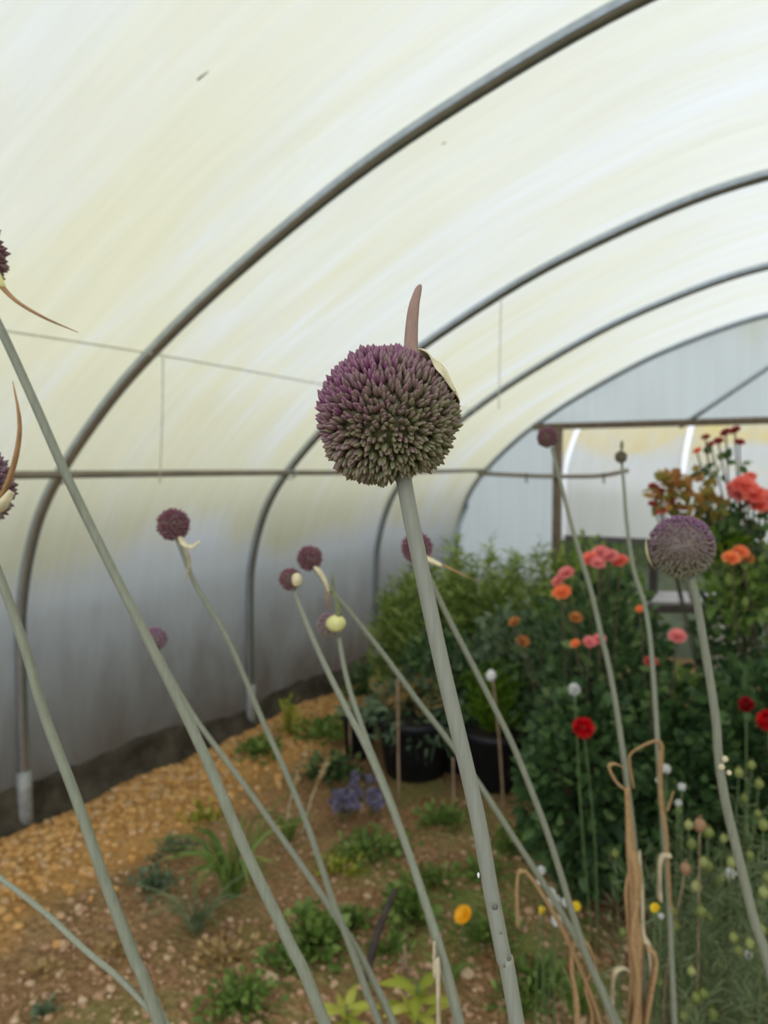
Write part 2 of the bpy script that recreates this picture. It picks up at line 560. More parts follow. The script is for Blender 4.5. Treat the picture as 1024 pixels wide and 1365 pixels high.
def blade(mb, P, w, tint=0.5, n=10, side=None):
    """a strap leaf or dry sheath along a path, with a folded cross-section"""
    Q = smoothpath(P, n)
    T = np.gradient(Q, axis=0)
    T /= np.linalg.norm(T, axis=1)[:, None] + 1e-9
    if side is None:
        side = NR.normal(size=3)
    ww = np.interp(np.linspace(0, 1, n), np.linspace(0, 1, np.size(w)), np.atleast_1d(w))
    V, F = [], []
    for i in range(n):
        u = np.cross(T[i], side); u /= np.linalg.norm(u) + 1e-9
        v = np.cross(T[i], u)
        V += [Q[i] + u * ww[i] * .5 + v * ww[i] * .18, Q[i], Q[i] - u * ww[i] * .5 + v * ww[i] * .18]
    for i in range(n - 1):
        a = i * 3
        F += [(a, a + 1, a + 4, a + 3), (a + 1, a + 2, a + 5, a + 4)]
    mb.add(V, F, tint)


def unit(n):
    v = NR.normal(size=(n, 3))
    return v / np.linalg.norm(v, axis=1)[:, None]


# ------------------------------------------------------------------ tunnel shell
PROF_L = [(-2.96, 0.0), (-2.96, .45), (-2.955, .85), (-2.93, 1.03), (-2.88, 1.2), (-2.80, 1.37), (-2.67, 1.54), (-2.45, 1.75),
          (-2.2, 1.945), (-1.8, 2.19), (-1.28, 2.45), (-.84, 2.615), (-.4, 2.735), (0, 2.775)]
PROF = PROF_L + [(-x, z) for x, z in PROF_L[::-1][1:]]
HY = [2.0 + 1.52 * k for k in range(4)]
END_Y = HY[3] + 0.03
RAIL_Z = 1.535


def profile(n, off=0.0):
    Q = smoothpath([(x, 0, z) for x, z in PROF], n)
    T = np.gradient(Q, axis=0); T /= np.linalg.norm(T, axis=1)[:, None]
    nrm = np.stack([-T[:, 2], np.zeros(n), T[:, 0]], axis=1)
    return Q + nrm * off


def hoop_x(z, side=-1):
    q = profile(200)
    q = q[:100]
    return float(np.interp(z, q[:, 2], q[:, 0])) * (-side if side > 0 else 1)


def sheet(name, Q, ys, mat, sag=0.0):
    """skin swept along Y from profile points Q"""
    mb = MB()
    s = np.concatenate([[0], np.cumsum(np.linalg.norm(np.diff(Q, axis=0), axis=1))])
    V, UV = [], []
    cen = np.array([0, 0, 1.0])
    for y in ys:
        k = (y - 2.0) / 1.52
        d = sag * (math.sin(PI * (k % 1.0)) ** 0.8)
        for i, p in enumerate(Q):
            q = np.array([p[0], y, p[2]])
            to = np.array([p[0], 0, p[2] - 1.0])
            q = q - to / (np.linalg.norm(to) + 1e-6) * d * min(1, max(0, (p[2] - .2) / .8))
            V.append(q); UV.append((y, s[i] + SHEET_U0))
    n = len(Q)
    F = [(j * n + i, j * n + i + 1, (j + 1) * n + i + 1, (j + 1) * n + i) for j in range(len(ys) - 1) for i in range(n - 1)]
    mb.add(V, F)
    return struct(mb.build(name, mat, uv=UV))


film = profile(160, 0.030)
zmid = RAIL_Z + 0.0
iL = int(np.argmax(film[:, 2] > zmid))
iR = len(film) - 1 - int(np.argmax(film[::-1, 2] > zmid))
ys = np.concatenate([np.arange(-1.2, END_Y, 0.152), [END_Y]])
SHEET_U0 = 0.0
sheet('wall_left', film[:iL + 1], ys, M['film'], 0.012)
SHEET_U0 = 1.6
sheet('ceiling', film[iL:iR + 1], ys, M['film'], 0.012)
SHEET_U0 = 7.0
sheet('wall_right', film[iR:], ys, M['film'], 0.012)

# hoops, each with the ground tube it stands in
ordn = ['widest and nearest of the grey steel hoops arching overhead, dropping at the far left',
        'second grey steel hoop back, passing behind the big flower head',
        'third grey steel hoop back, thinner, its foot beside the feathery bush',
        'farthest grey steel hoop, framing the bluish end wall']
for k, y in enumerate(HY):
    t = thing('tunnel_hoop', ordn[k], 'hoop', (0, y, 0), 'steel hoops of the polytunnel')
    mb = MB()
    pp = profile(120); pp[:, 1] = y
    tube(mb, pp, 0.024, 120, 14)
    mb.build('arch_tube', M['steel'], t)
    for sx in (-1, 1):
        mb = MB()
        tube(mb, [(sx * 2.96, y, -0.02), (sx * 2.96, y, .24)], 0.034, 4, 14)
        mb.build('ground_tube', M['steel_pale'], t)

# long side rail clamped inside the hoops
xr = hoop_x(RAIL_Z) + 0.045
t = thing('side_rail', 'long brown metal rail running level along the left wall across the hoops', 'rail', (xr, 2, RAIL_Z))
mb = MB()
pts = [(xr, -1.1, RAIL_Z + .002), (xr, 1, RAIL_Z), (xr, 3, RAIL_Z + .004), (xr, 4.6, RAIL_Z), (xr, 6.5, RAIL_Z + .012)]
tube(mb, pts, 0.0165, 60, 10)
mb.build('rail_tube', M['rust'], t)
for y in HY:
    mb = MB()
    tube(mb, [(xr - .03, y, RAIL_Z - .035), (xr + .008, y, RAIL_Z - .024), (xr + .024, y, RAIL_Z), (xr + .008, y, RAIL_Z + .024), (xr - .03, y, RAIL_Z + .034)], 0.005, 16, 6)
    mb.build('clamp', M['steel'], t)

# crop wire and hanging strings
zw = on_y(191, 474, HY[0])
wx = hoop_x(zw[2]) + 0.03
mb = MB()
tube(mb, [(wx, -1.1, zw[2] + .0), (wx, 1.0, zw[2] - .01), (wx, HY[0], zw[2]), (wx, 3.52, zw[2] - .006), (wx, 5.04, zw[2])], 0.0030, 50, 6)
tag(mb.build('crop_wire', M['string']), 'thin pale wire strung lengthways above the brown rail at upper left', 'wire')
mb = MB()
p = np.array([wx + .01, HY[0] + .03, zw[2] - .01]); q = on_y(213, 641, HY[0] + .07)
tube(mb, [p, (p + q) / 2 + np.array([.005, 0, 0]), q], 0.0026, 14, 6)
sphere(mb, q, 0.007, 8, 6)
tag(mb.build('hanging_string', M['string']), 'pale string hanging from the nearest hoop down to a knot at the brown rail', 'string', 'strings tied to the hoops')
mb = MB()
p = on_y(668, 398, HY[1]); q = on_y(665, 545, HY[1])
tube(mb, [p, q], 0.0026, 10, 6)
tag(mb.build('hanging_string', M['string']), 'thin string hanging from the second hoop, right of the big flower head', 'string', 'strings tied to the hoops')

# end frame: crossbar, posts, brace
CB_Z = 1.935
t = thing('end_frame', 'dark timber door frame with crossbar and slanting brace in the end wall', 'door frame', (0, END_Y, 0))
mb = MB(); xb = hoop_x(CB_Z) - .0
a = on_y(702, 578, END_Y - .04); b_ = on_y(1024, 571, END_Y - .04)
beam(mb, (xb + .02, END_Y - .05, CB_Z), (-xb - .02, END_Y - .05, CB_Z), 0.05, 0.055); mb.build('crossbar', M['wood'], t)
px = on_y(743, 660, END_Y - .05)[0]
for sx in (px, -px):
    mb = MB(); beam(mb, (sx, END_Y - .05, 0), (sx, END_Y - .05, CB_Z - .02), 0.075, 0.06); mb.build('post', M['wood'], t)
p = on_y(906, 569, END_Y - .05); q = on_y(1024, 490, END_Y - .05)
kk = 1.0
fq = profile(200)
while (p + (q - p) * kk)[2] < np.interp((p + (q - p) * kk)[0], fq[:, 0], fq[:, 2]) - .01 and kk < 8:
    kk += .02
mb = MB(); tube(mb, [p, q, p + (q - p) * kk], 0.02, 8, 8); mb.build('diagonal_brace', M['steel'], t)
mb = MB()
tube(mb, [on_y(637, 631, END_Y - .07), on_y(700, 634, END_Y - .085), on_y(743, 635, END_Y - .10), on_y(800, 634, END_Y - .10), on_y(838, 627, END_Y - .10)], 0.019, 30, 8)
mb.build('gate_bar', M['rust'], t)
for x in (703, 806):
    mb = MB(); p = on_y(x, 634, END_Y - .1); tube(mb, [p + np.array([0, -.022, .024]), p + np.array([0, -.024, -.04]), p + np.array([0, -.01, -.06])], 0.009, 8, 6); mb.build('clip', M['wood'], t)
# corner strut of the last hoop
mb = MB()
tube(mb, [(-2.84, HY[3] - .02, 1.22), (-2.84, HY[3] - 1.25, 0.0)], 0.02, 8, 8)
tag(mb.build('corner_strut', M['steel']), 'slanting steel strut propping the farthest hoop above the feathery bush', 'strut')

# end wall film: gable above the crossbar and the side panels beside the doorway
mb = MB(); UV = []
g = [p for p in profile(160, 0.02) if p[2] > CB_Z]
V = []
for p in g:
    for j in range(7):
        f = j / 6
        V.append((p[0], END_Y + .01 + 0.012 * math.sin(p[0] * 9) * math.sin(PI * f), CB_Z * f + p[2] * (1 - f))); UV.append((V[-1][0], V[-1][2]))
n = len(g)
F = [(i * 7 + j, i * 7 + j + 1, (i + 1) * 7 + j + 1, (i + 1) * 7 + j) for i in range(n - 1) for j in range(6)]
mb.add(V, F)
struct(mb.build('wall_back', M['film_end'], uv=UV))
for sx, nm in ((-1, 'wall_back_left'), (1, 'wall_back_right')):
    mb = MB(); UV = []; V = []
    pr = profile(160, 0.02)[:80]
    zs = np.linspace(0.0, CB_Z, 26)
    for z in zs:
        xo = float(np.interp(z, pr[:, 2], pr[:, 0]))
        for j in range(9):
            f = j / 8
            x = xo * (1 - f) + px * f
            # the sheet is pulled tight from the hoop's shoulder to the post's foot, so it creases diagonally
            V.append((-sx * x, END_Y + .012 + 0.010 * math.sin((x + z) * 26) * math.sin(PI * f), z)); UV.append((V[-1][0], z))
    F = [(i * 9 + j, i * 9 + j + 1, (i + 1) * 9 + j + 1, (i + 1) * 9 + j) for i in range(25) for j in range(8)]
    mb.add(V, F)
    struct(mb.build(nm, M['film_end'], uv=UV))

# foot of the sheet: dark soiled board along the left wall
mb = MB(); V = []; F = []
ysb = np.arange(-1.2, END_Y, 0.07)
for y in ysb:
    h = float(np.interp(y, [2.2, 3.4], [.185, .11])) + 0.018 * math.sin(y * 5.1) + R.uniform(-.012, .012)
    o = R.uniform(-.006, .006)
    V += [(-2.985, y, -.03), (-2.985, y, h), (-2.972 + o, y, h + .004), (-2.966 + o, y, h - .02), (-2.955 + o, y, .04), (-2.90, y, -.03)]
for i in range(len(ysb) - 1):
    for k in range(5):
        F.append((i * 6 + k, i * 6 + k + 1, (i + 1) * 6 + k + 1, (i + 1) * 6 + k))
mb.add(V, F)
M['soiled'] = simple('soiled_board', (0.062, 0.052, 0.038), 0.95, 0, 0.5, 9, 0.1, 0.6)
struct(mb.build('baseboard_left', M['soiled']))


# ------------------------------------------------------------------ ground
def soil_h(x, y):
    return 0.018 * math.sin(x * 3.1 + y * 1.7) * math.sin(y * 2.3 - x) + 0.012 * math.sin(x * 9 + 1.3 * y) * math.sin(y * 7.7)


mb = MB(); V = []; F = []
gx = np.arange(-2.98, 2.981, 0.0497); gy = np.arange(-4.0, END_Y + .02, 0.05)
for y in gy:
    for x in gx:
        V.append((x, y, soil_h(x, y) - .012 + R.uniform(-.005, .005)))
n = len(gx)
F = [(j * n + i, j * n + i + 1, (j + 1) * n + i + 1, (j + 1) * n + i) for j in range(len(gy) - 1) for i in range(n - 1)]
mb.add(V, F)
struct(mb.build('floor', M['soil']))
mb = MB(); box(mb, (0, 8, -.09), (60, 60, .06)); struct(mb.build('outside_ground', M['grass_out'], smooth=False))

# stones and shingle
def stone(mb, x, y, r, tint):
    sphere(mb, (x, y, soil_h(x, y) - .012 + r * .2), (r * R.uniform(.8, 1.3), r * R.uniform(.7, 1.1), r * R.uniform(.5, .75)), 7, 5, tint, 0.16)


mb = MB()
for k in range(2600):
    p = ground(R.uniform(-60, 1080), 640 + 740 * R.uniform(.5, 1) ** .8)
    if p[0] < -2.3 or p[0] > 1.5 or p[1] > 5.5:
        continue
    stone(mb, p[0], p[1], R.choice([.005, .006, .008, .010, .015]) * R.uniform(.7, 1.2), R.random() ** 1.4)
o = mb.build('pebbles', M['pebble']); tag(o, 'small buff pebbles strewn over the brown soil', 'pebbles'); o['kind'] = 'stuff'
mb = MB()
for k in range(2600):
    y = R.uniform(1.2, 5.6); x = -2.90 + abs(R.gauss(0, .26))
    if x < -1.9:
        stone(mb, x, y, R.uniform(.010, .024), R.random())
o = mb.build('ochre_gravel', M['gravel']); tag(o, 'strip of ochre gravel along the foot of the left wall', 'gravel'); o['kind'] = 'stuff'
for (x, y, r, lb) in ((360, 1310, .03, 'pale round stone on the soil between the two left stalks near the bottom edge'),
                      (623, 1290, .022, 'small white stone on the soil left of the main stalk near the bottom')):
    p = ground(x, y); mb = MB(); stone(mb, p[0], p[1], r, 1.0); tag(mb.build('stone', M['pebble']), lb, 'stone')


# ------------------------------------------------------------------ outside: neighbouring tunnel, added light blocker, bench
t = thing('polytunnel', 'neighbouring polytunnel with yellowed cover seen through the open end doorway', 'polytunnel', (0, 13, 0))
q = profile(100); pr2 = [(13 + 2.96 + p[0], p[2] * 1.0) for p in q]
mb = MB(); V = []; UV = []; xs = np.linspace(-14, 9, 60)
sarc = np.concatenate([[0], np.cumsum(np.linalg.norm(np.diff(q, axis=0), axis=1))])
for x in xs:
    for i, (yy, zz) in enumerate(pr2):
        V.append((x, yy, zz + .25)); UV.append((x, sarc[i]))
F = [(j * 100 + i, j * 100 + i + 1, (j + 1) * 100 + i + 1, (j + 1) * 100 + i) for j in range(len(xs) - 1) for i in range(99)]
mb.add(V, F); mb.build('cover', M['film_far'], t, uv=UV)
M['whiteband'] = simple('lit_film_ridge', (0.86, 0.87, 0.86), 0.5, 0, 0.05, 3)  # doubled film over the hoops; its caught light put into the white
xh0 = on_y(752, 660, 13)[0]
for k in range(-2, 5):
    mb = MB()
    tube(mb, [(xh0 + k * 1.95, yy - .035 * (1 if yy < 15.9 else -1), zz + .25) for yy, zz in pr2[::4]], 0.058, 60, 8)
    mb.build('hoop_film_ridge', M['whiteband'], t)
mb = MB(); box(mb, (-2.5, 12.96, .34), (23, .06, .12)); mb.build('base_board', M['dark_wood'], t, smooth=False)

mb = MB(); box(mb, (-2.5, 13.2, .12), (24, .6, .40)); struct(mb.build('outside_bank', M['grass_out'], smooth=False))
mb = MB(); V = []
for j, y in enumerate(np.linspace(-6, 12, 70)):
    for i in range(9):
        a = PI * i / 8
        V.append((-4.35 - .45 * math.cos(a) * -1 + R.uniform(-.06, .06), y, 2.3 * math.sin(a) ** .6 + R.uniform(-.08, .08) - .05))
mb.add(V, [(j * 9 + i, j * 9 + i + 1, (j + 1) * 9 + i + 1, (j + 1) * 9 + i) for j in range(69) for i in range(8)])
struct(mb.build('unseen_hedge_blocker', M['hedge_blocker']))  # unseen row, added and raised to darken the lower left wall

bp = at(915, 802, 6.3)
t = thing('bench', 'grey plank bench in the gap below the mauve allium head', 'bench', (bp[0], bp[1], 0))
for k in range(4):
    mb = MB(); beam(mb, bp + RGT * -.33 + np.array([-.1, .16, 0]) * k * .7, bp + RGT * .42 + np.array([-.1, .16, 0]) * k * .7, .11, .03); mb.build('slat', M['plank'], t, smooth=False)
mb = MB(); beam(mb, bp + RGT * -.33 + np.array([0, -.07, -.05]), bp + RGT * .42 + np.array([0, -.07, -.05]), .03, .07); mb.build('apron', M['dark_wood'], t, smooth=False)
for sx in (-.28, .37):
    for k in (0, 2.0):
        e = bp + RGT * sx + np.array([-.1, .16, 0]) * k
        mb = MB(); beam(mb, e + np.array([0, 0, -.02]), (e[0], e[1], -.02), .06, .06); mb.build('leg', M['dark_wood'], t, smooth=False)
mb = MB(); beam(mb, at(872, 745, 6.6), np.r_[at(872, 745, 6.6)[:2], 0.0], .07, .07)
tag(mb.build('fence_post', M['dark_wood'], smooth=False), 'short dark post beside the grey bench, left of the mauve allium head', 'post')
p = at(965, 852, 5.2)
mb = MB(); sphere(mb, (p[0], p[1], p[2] * .5), (.17, .17, p[2] * .5 + .09), 14, 10, .5, .06)
tag(mb.build('boulder', M['stone']), 'pale upright boulder behind the right allium stalk below the bench', 'stone')


# ------------------------------------------------------------------ alliums
def bud(c, d, L, r, seg, prof, tint):
    fr = frame(d)
    V, al, rg = [], [], []
    rot = R.uniform(0, 2 * PI)
    for i, (t_, rr) in enumerate(prof):
        for k in range(seg):
            a = 2 * PI * k / seg
            lobe = 1 + .13 * math.cos(3 * a)
            v = np.array([math.cos(a + rot) * r * rr * lobe, math.sin(a + rot) * r * rr * lobe, t_ * L])
            V.append(c + fr @ v); al.append(t_); rg.append(max(0, math.cos(3 * a)) * (0.3 + .7 * t_))
    n = len(prof)
    F = [(i * seg + k, i * seg + (k + 1) % seg, (i + 1) * seg + (k + 1) % seg, (i + 1) * seg + k) for i in range(n - 1) for k in range(seg)]
    F.append(tuple((n - 1) * seg + k for k in range(seg)))
    return V, F, tint, al, rg


PROF_HI = [(-.5, .12), (-.02, .16), (.06, .55), (.25, .93), (.45, 1.0), (.68, .82), (.88, .42), (1.0, .06)]
PROF_LO = [(-.2, .2), (.25, .95), (.6, .85), (1.0, .08)]


def fib(n):
    i = np.arange(n) + .5
    ph = np.arccos(1 - 2 * i / n); th = PI * (1 + 5 ** .5) * i
    return np.stack([np.cos(th) * np.sin(ph), np.sin(th) * np.sin(ph), np.cos(ph)], axis=1)


def stalk_path(px, d0, d1, ext=True):
    """pixel polyline from the head down; depth runs d0..d1; carried on to the soil"""
    n = len(px)
    P = [at(x, y, d0 + (d1 - d0) * i / (n - 1)) for i, (x, y) in enumerate(px)]
    if ext and P[-1][2] > 0.03:
        t_ = (P[-1] - P[-2]); t_ /= np.linalg.norm(t_)
        e = P[-1]
        h = e[2]
        lean = t_[:2] / max(.25, -t_[2])
        for f in (.35, .7, 1.0):
            P.append(np.array([e[0] + lean[0] * h * (f - .42 * f * f), e[1] + lean[1] * h * (f - .42 * f * f), h * (1 - f) - (.02 if f == 1 else 0)]))
    return P


def allium(label, head, rad, px, d0, d1, w, nb=420, mat='bud_far', tints=(.75, 1.0), axis_up=None, stalkmat='stalk_far', group='alliums on tall stalks', squash=1.0, budL=None):
    """returns (root, head centre, head radius in metres)"""
    P = stalk_path(px, d0, d1)
    base = P[-1].copy(); base[2] = 0
    t_ = thing('allium', label, 'allium', base, group)
    mb = MB()
    wm = [.78 * wi / F_PX * (d0 + (d1 - d0) * i / (len(w) - 1)) * .5 for i, wi in enumerate(w)]
    tube(mb, P, wm + [wm[-1] * 1.25], 70, 12)
    mb.build('stalk', M[stalkmat], t_)
    if head is None:
        return t_, None, 0
    hc = at(head[0], head[1], d0)
    hr = rad / F_PX * d0
    ax = hc - P[0]
    ax = ax / np.linalg.norm(ax) if axis_up is None else np.asarray(axis_up, float)
    L = budL or hr * .30
    core = MB()
    sphere(core, hc, hr * .80, 18, 12, .35)
    lowest = None
    for u in fib(nb):
        d = u + NR.normal(size=3) * .06
        d /= np.linalg.norm(d)
        if np.dot(d, -ax) > .97:
            continue
        v = np.array([d[0], d[1], d[2]])
        tn = np.clip(tints[0] + (tints[1] - tints[0]) * (.5 + .5 * np.dot(d, (0, 0, 1))) + R.gauss(0, .08), 0, 1)
        c = hc + v * (hr - L * R.uniform(.75, 1.2))
        core.add(*bud(c, d, L, L * .30, 5, PROF_LO, tn))
    core.build('flower_head', M[mat], t_)
    return t_, hc, hr


def papery(t_, pts, w, name='spathe', mat='spathe', flat=.5, tip=.25):
    mb = MB(); tube(mb, pts, w, 14, 8, flat=flat); return mb.build(name, M[mat], t_)


# --- the sharp flower in the middle
D0 = 0.447
PX = [(537, 632), (545, 676), (557, 735), (572, 806), (588, 880), (607, 960), (626, 1040), (641, 1110), (655, 1190), (672, 1278), (691, 1375)]
P = stalk_path(PX, D0, D0 + .015)
base = P[-1].copy(); base[2] = 0
main = thing('allium', 'large sharp green and purple allium head on a thick grey-green stalk, centre of the view', 'allium', base, 'alliums on tall stalks')
mb = MB()
w = [21, 21, 21, 21, 21, 21, 21]
rads = [x / F_PX * (D0 + .008) * .5 for x in w]
Q = tube(mb, P, rads[:1] * 1 + rads[1:] + [rads[-1]] * 2 + [rads[-1] * 1.15] * 2, 130, 24)
stalk = mb.build('stalk', M['stalk'], main)
for x, y, r in ((660, 1209, 4.5), (679, 1278, 3.5), (541, 690, 2.5), (668, 1244, 2)):
    p = at(x, y, D0 + .0085 - .0046); mb = MB(); sphere(mb, p, (r * .00042, r * .00040, .0005), 10, 7, .5, .22, FWD); mb.build('blemish', M['smudge'], stalk)
p = at(638, 1167, D0 + .008); mb = MB(); sphere(mb, p, (.0008, .0008, .0018), 8, 6, .5, .3); mb.build('fluff', M['label'], stalk)
hc = at(517, 552, D0); hr = 91 / F_PX * D0
ax = hc - P[0]; ax /= np.linalg.norm(ax)
core = MB(); sphere(core, hc, hr * .80, 28, 18, .1)
tocam = (CAM - hc) / np.linalg.norm(CAM - hc)
spd = RGT * .80 + UP * .56 - tocam * .06; spd /= np.linalg.norm(spd)
buds = []
BL = .0070
right = RGT; upv = UP
for u in fib(2100):
    d = u + NR.normal(size=3) * .045
    d /= np.linalg.norm(d)
    if np.dot(d, -ax) > .955:
        continue
    x_, y_ = float(np.dot(d, right)), float(np.dot(d, upv))
    # purple on the upper left of the ball, green on the lower right
    tn = .42 + .50 * y_ - .30 * x_ + R.gauss(0, .17)
    rr = hr * (1 + R.gauss(0, .022))
    rr *= 1 + .05 * x_ * x_ - .012 * y_
    if y_ < -.55 and x_ < .1:
        rr *= 1.02
    rr *= 1 + .05 * max(0, (-.55 * x_ - .80 * y_ - .86)) / .14 + .016 * math.sin(7 * x_ + 5 * y_) * math.sin(6 * y_ - 3 * x_ + 1)
    dirv = d + upv * float(np.interp(y_, [-.9, -.6, .35, 1], [-.05, .08, .8, .45])) + NR.normal(size=3) * .12
    dirv /= np.linalg.norm(dirv)
    L = BL * R.uniform(.85, 1.25)
    if np.dot(d, spd) > .86:
        rr *= .955
    buds.append((np.dot(d, tocam), hc + d * (rr - L * .9), dirv, L, L * R.uniform(.20, .25), float(np.clip(tn, 0, 1))))
buds.sort(key=lambda b: -b[0])
fh = core.build('flower_head', M['bud'], main)
for b in buds[:100]:
    mb = MB(); mb.add(*bud(b[1], b[2], b[3], b[4], 9, PROF_HI, b[5])); mb.build('bud', M['bud'], fh)
mb = MB()
for b in buds[100:]:
    mb.add(*bud(b[1], b[2], b[3], b[4], 9, PROF_HI, b[5]))
o = mb.build('buds', M['bud'], fh); o['kind'] = 'stuff'
# split papery spathe hugging the upper right of the ball, with its long beak
mb = MB(); V = []; F = []
cdir = spd
fr = frame(cdir)
nu, nv = 18, 12
for i in range(nu):
    for j in range(nv):
        a = (i / (nu - 1) - .5) * 1.05; b = (j / (nv - 1) - .5) * 1.30
        a2, b2 = a * (1 - .5 * (2 * j / (nv - 1) - 1) ** 2 * .3), b * (1 - .55 * (2 * i / (nu - 1) - 1) ** 2)
        tang = right * .55 - upv * .83; tang -= cdir * np.dot(tang, cdir); tang /= np.linalg.norm(tang)
        oth = np.cross(cdir, tang)
        d = cdir + tang * math.tan(a2) + oth * math.tan(b2)
        d /= np.linalg.norm(d)
        V.append(hc + d * hr * (1.035 + .012 * math.sin(i * .8 + j * .5) + .008 * math.sin(j * 1.7)))
for i in range(nu - 1):
    for j in range(nv - 1):
        a = i * nv + j
        F.append((a, a + 1, a + nv + 1, a + nv))
mb.add(V, F)
sp = mb.build('spathe', M['spathe'], main)
md = sp.modifiers.new('thick', 'SOLIDIFY'); md.thickness = .0006
mb = MB()
bk = [at(549, 482, D0 + .012), at(548, 462, D0 + .012), at(549, 435, D0 + .011), at(552, 408, D0 + .010), at(557, 388, D0 + .010), at(560, 379, D0 + .010)]
V = []; F = []
Qb = smoothpath(bk, 30); wb = np.interp(np.linspace(0, 1, 30), [0, .2, .55, .85, .95, 1], [20, 18.5, 15, 9, 6.5, 2.5]) * D0 / F_PX * .5
for i in range(30):
    for k in range(10):
        a = 2 * PI * k / 10
        V.append(Qb[i] + RGT * math.cos(a) * wb[i] * (1 + .05 * math.cos(4 * a)) - tocam * math.sin(a) * wb[i] * .45)
F = [(i * 10 + k, i * 10 + (k + 1) % 10, (i + 1) * 10 + (k + 1) % 10, (i + 1) * 10 + k) for i in range(29) for k in range(10)] + [tuple(290 + k for k in range(10))]
mb.add(V, F); mb.build('beak', M['beak'], main)

# --- left edge flowers
t_, c, r = allium('allium at the upper left edge, brown pointed bract spreading right below its cut-off head', (-57, 338), 62,
                  [(-32, 380), (0, 437), (45, 535), (90, 637), (150, 760), (212, 882), (272, 1005), (330, 1140), (385, 1255), (436, 1372)], .62, .64, [15, 15.5, 16, 18, 20, 22], 500, 'bud_far', (.5, .9))
papery(t_, [at(-14, 362, .6), at(4, 384, .6), at(24, 403, .6), at(60, 424, .6), at(104, 443, .6)], [.0042, .004, .003, .0022, .0006], 'beak', 'beak_tan')
papery(t_, [at(-20, 345, .6), at(-6, 365, .6), at(4, 384, .6)], [.003, .006, .004], 'spathe', 'spathe_yellow')
t_, c, r = allium('allium at the left edge with a tall curved brown beak rising beside its cut-off head', (-45, 650), 60,
                  [(-28, 705), (0, 770), (32, 860), (60, 955), (100, 1060), (140, 1175), (178, 1275), (216, 1375)], .6, .62, [15, 16, 17.5, 19.5, 21], 500, 'bud_mid', (.3, .9))
papery(t_, [at(-2, 668, .585), at(12, 640, .585), at(23, 600, .585), at(26, 560, .585), at(17, 508, .585)], [.0040, .004, .0036, .0028, .0006], 'beak', 'beak_tan')
papery(t_, [at(-20, 690, .583), at(0, 676, .58), at(16, 655, .583)], [.003, .0075, .004], 'spathe', 'spathe')
allium('leaning thin allium stalk crossing the bottom left corner', (-330, 900), 40,
       [(-310, 930), (-150, 1055), (0, 1170), (60, 1217), (112, 1265), (160, 1305), (205, 1352), (230, 1385)], .85, .62, [9, 9.5, 10, 11, 12], 300)

# --- middle distance
t_, c, r = allium('round dark purple allium left of the second hoop, pale dry husk under its head', (231, 699), 22,
                  [(236, 718), (262, 782), (300, 845), (330, 912), (352, 965), (382, 1032), (412, 1106), (445, 1204), (466, 1258), (489, 1322), (510, 1378)], 1.0, 1.05, [8, 9, 10, 12, 13], 380)
papery(t_, [at(240, 716, .99), at(246, 726, .985), at(256, 729, .985), at(266, 722, .985)], [.004, .005, .004, .003])
papery(t_, [at(244, 724, .99), at(252, 744, .99), at(250, 762, .99), at(244, 778, .99)], [.002, .003, .002, .0006], 'beak', 'straw_pale')
allium('small mauve allium beside the long left stalk, low against the grey wall', (206, 852), 16.5,
       [(210, 866), (226, 900), (262, 960), (305, 1018), (340, 1066), (371, 1110), (410, 1165), (449, 1223), (476, 1266), (497, 1306), (530, 1376)], 1.06, 1.06, [8, 9, 10, 12, 13], 320, 'bud_mid', (.5, 1.0))
t_, c, r = allium('small purple allium with a cream husk, lower left of the close pair', (387, 772), 15.5,
                  [(392, 786), (405, 822), (430, 880), (462, 945), (490, 1000), (520, 1070), (546, 1140), (566, 1200), (588, 1268), (616, 1376)], .95, .86, [8, 10, 12, 15, 17], 320, 'bud_far', (.6, 1))
mb = MB(); sphere(mb, at(396, 773, .938), np.array([.007, .007, .0085]), 12, 8, .5, .09); mb.build('spathe', M['spathe'], t_)
t_, c, r = allium('round plum allium, upper one of the close pair, husk hanging at its right', (413, 744), 17.5,
                  [(420, 758), (440, 785), (468, 818), (512, 873), (556, 933), (600, 990), (642, 1050), (684, 1115), (725, 1178), (762, 1240), (800, 1312)], 1.1, 1.2, [7, 8.5, 9.5, 10, 12], 340)
papery(t_, [at(420, 756, 1.085), at(427, 764, 1.08), at(434, 776, 1.08), at(438, 790, 1.085)], [.004, .006, .0045, .002])
papery(t_, [at(434, 774, 1.085), at(437, 800, 1.09), at(440, 815, 1.09)], [.003, .0024, .001], 'beak', 'beak_tan')
t_, c, r = allium('half-opened allium bud wrapped in a pale yellow husk with an upright tip', (440, 833), 17.5,
                  [(452, 850), (457, 880), (465, 915), (478, 955), (494, 1000), (520, 1064), (545, 1135), (566, 1204), (590, 1290), (612, 1376)], 1.02, .95, [8, 9, 10, 11, 12], 300, 'bud_mid', (.2, .7), group='alliums on tall stalks')
mb = MB(); sphere(mb, at(448, 831, 1.006), np.array([.0135, .0135, .0115]), 14, 10, .5, .03); mb.build('spathe', M['spathe_yellow'], t_)
papery(t_, [at(452, 822, 1.005), at(450, 805, 1.005), at(445, 788, 1.005), at(442, 765, 1.005)], [.006, .0042, .003, .0014], 'beak', 'beak_green')
t_, c, r = allium('plum allium half hidden behind the main stalk, long tan beak pointing right', (556, 730), 21.5,
                  [(562, 748), (578, 782), (600, 828), (625, 876), (650, 925), (680, 985), (705, 1045), (728, 1105), (746, 1160), (764, 1220), (785, 1282), (812, 1345)], 1.0, 1.12, [9, 9.5, 10, 11, 13], 360)
papery(t_, [at(566, 742, .985), at(576, 748, .98), at(588, 753, .985)], [.005, .007, .004])
papery(t_, [at(584, 751, .985), at(600, 758, .985), at(640, 777, .985)], [.003, .0025, .0006], 'beak', 'beak_tan')
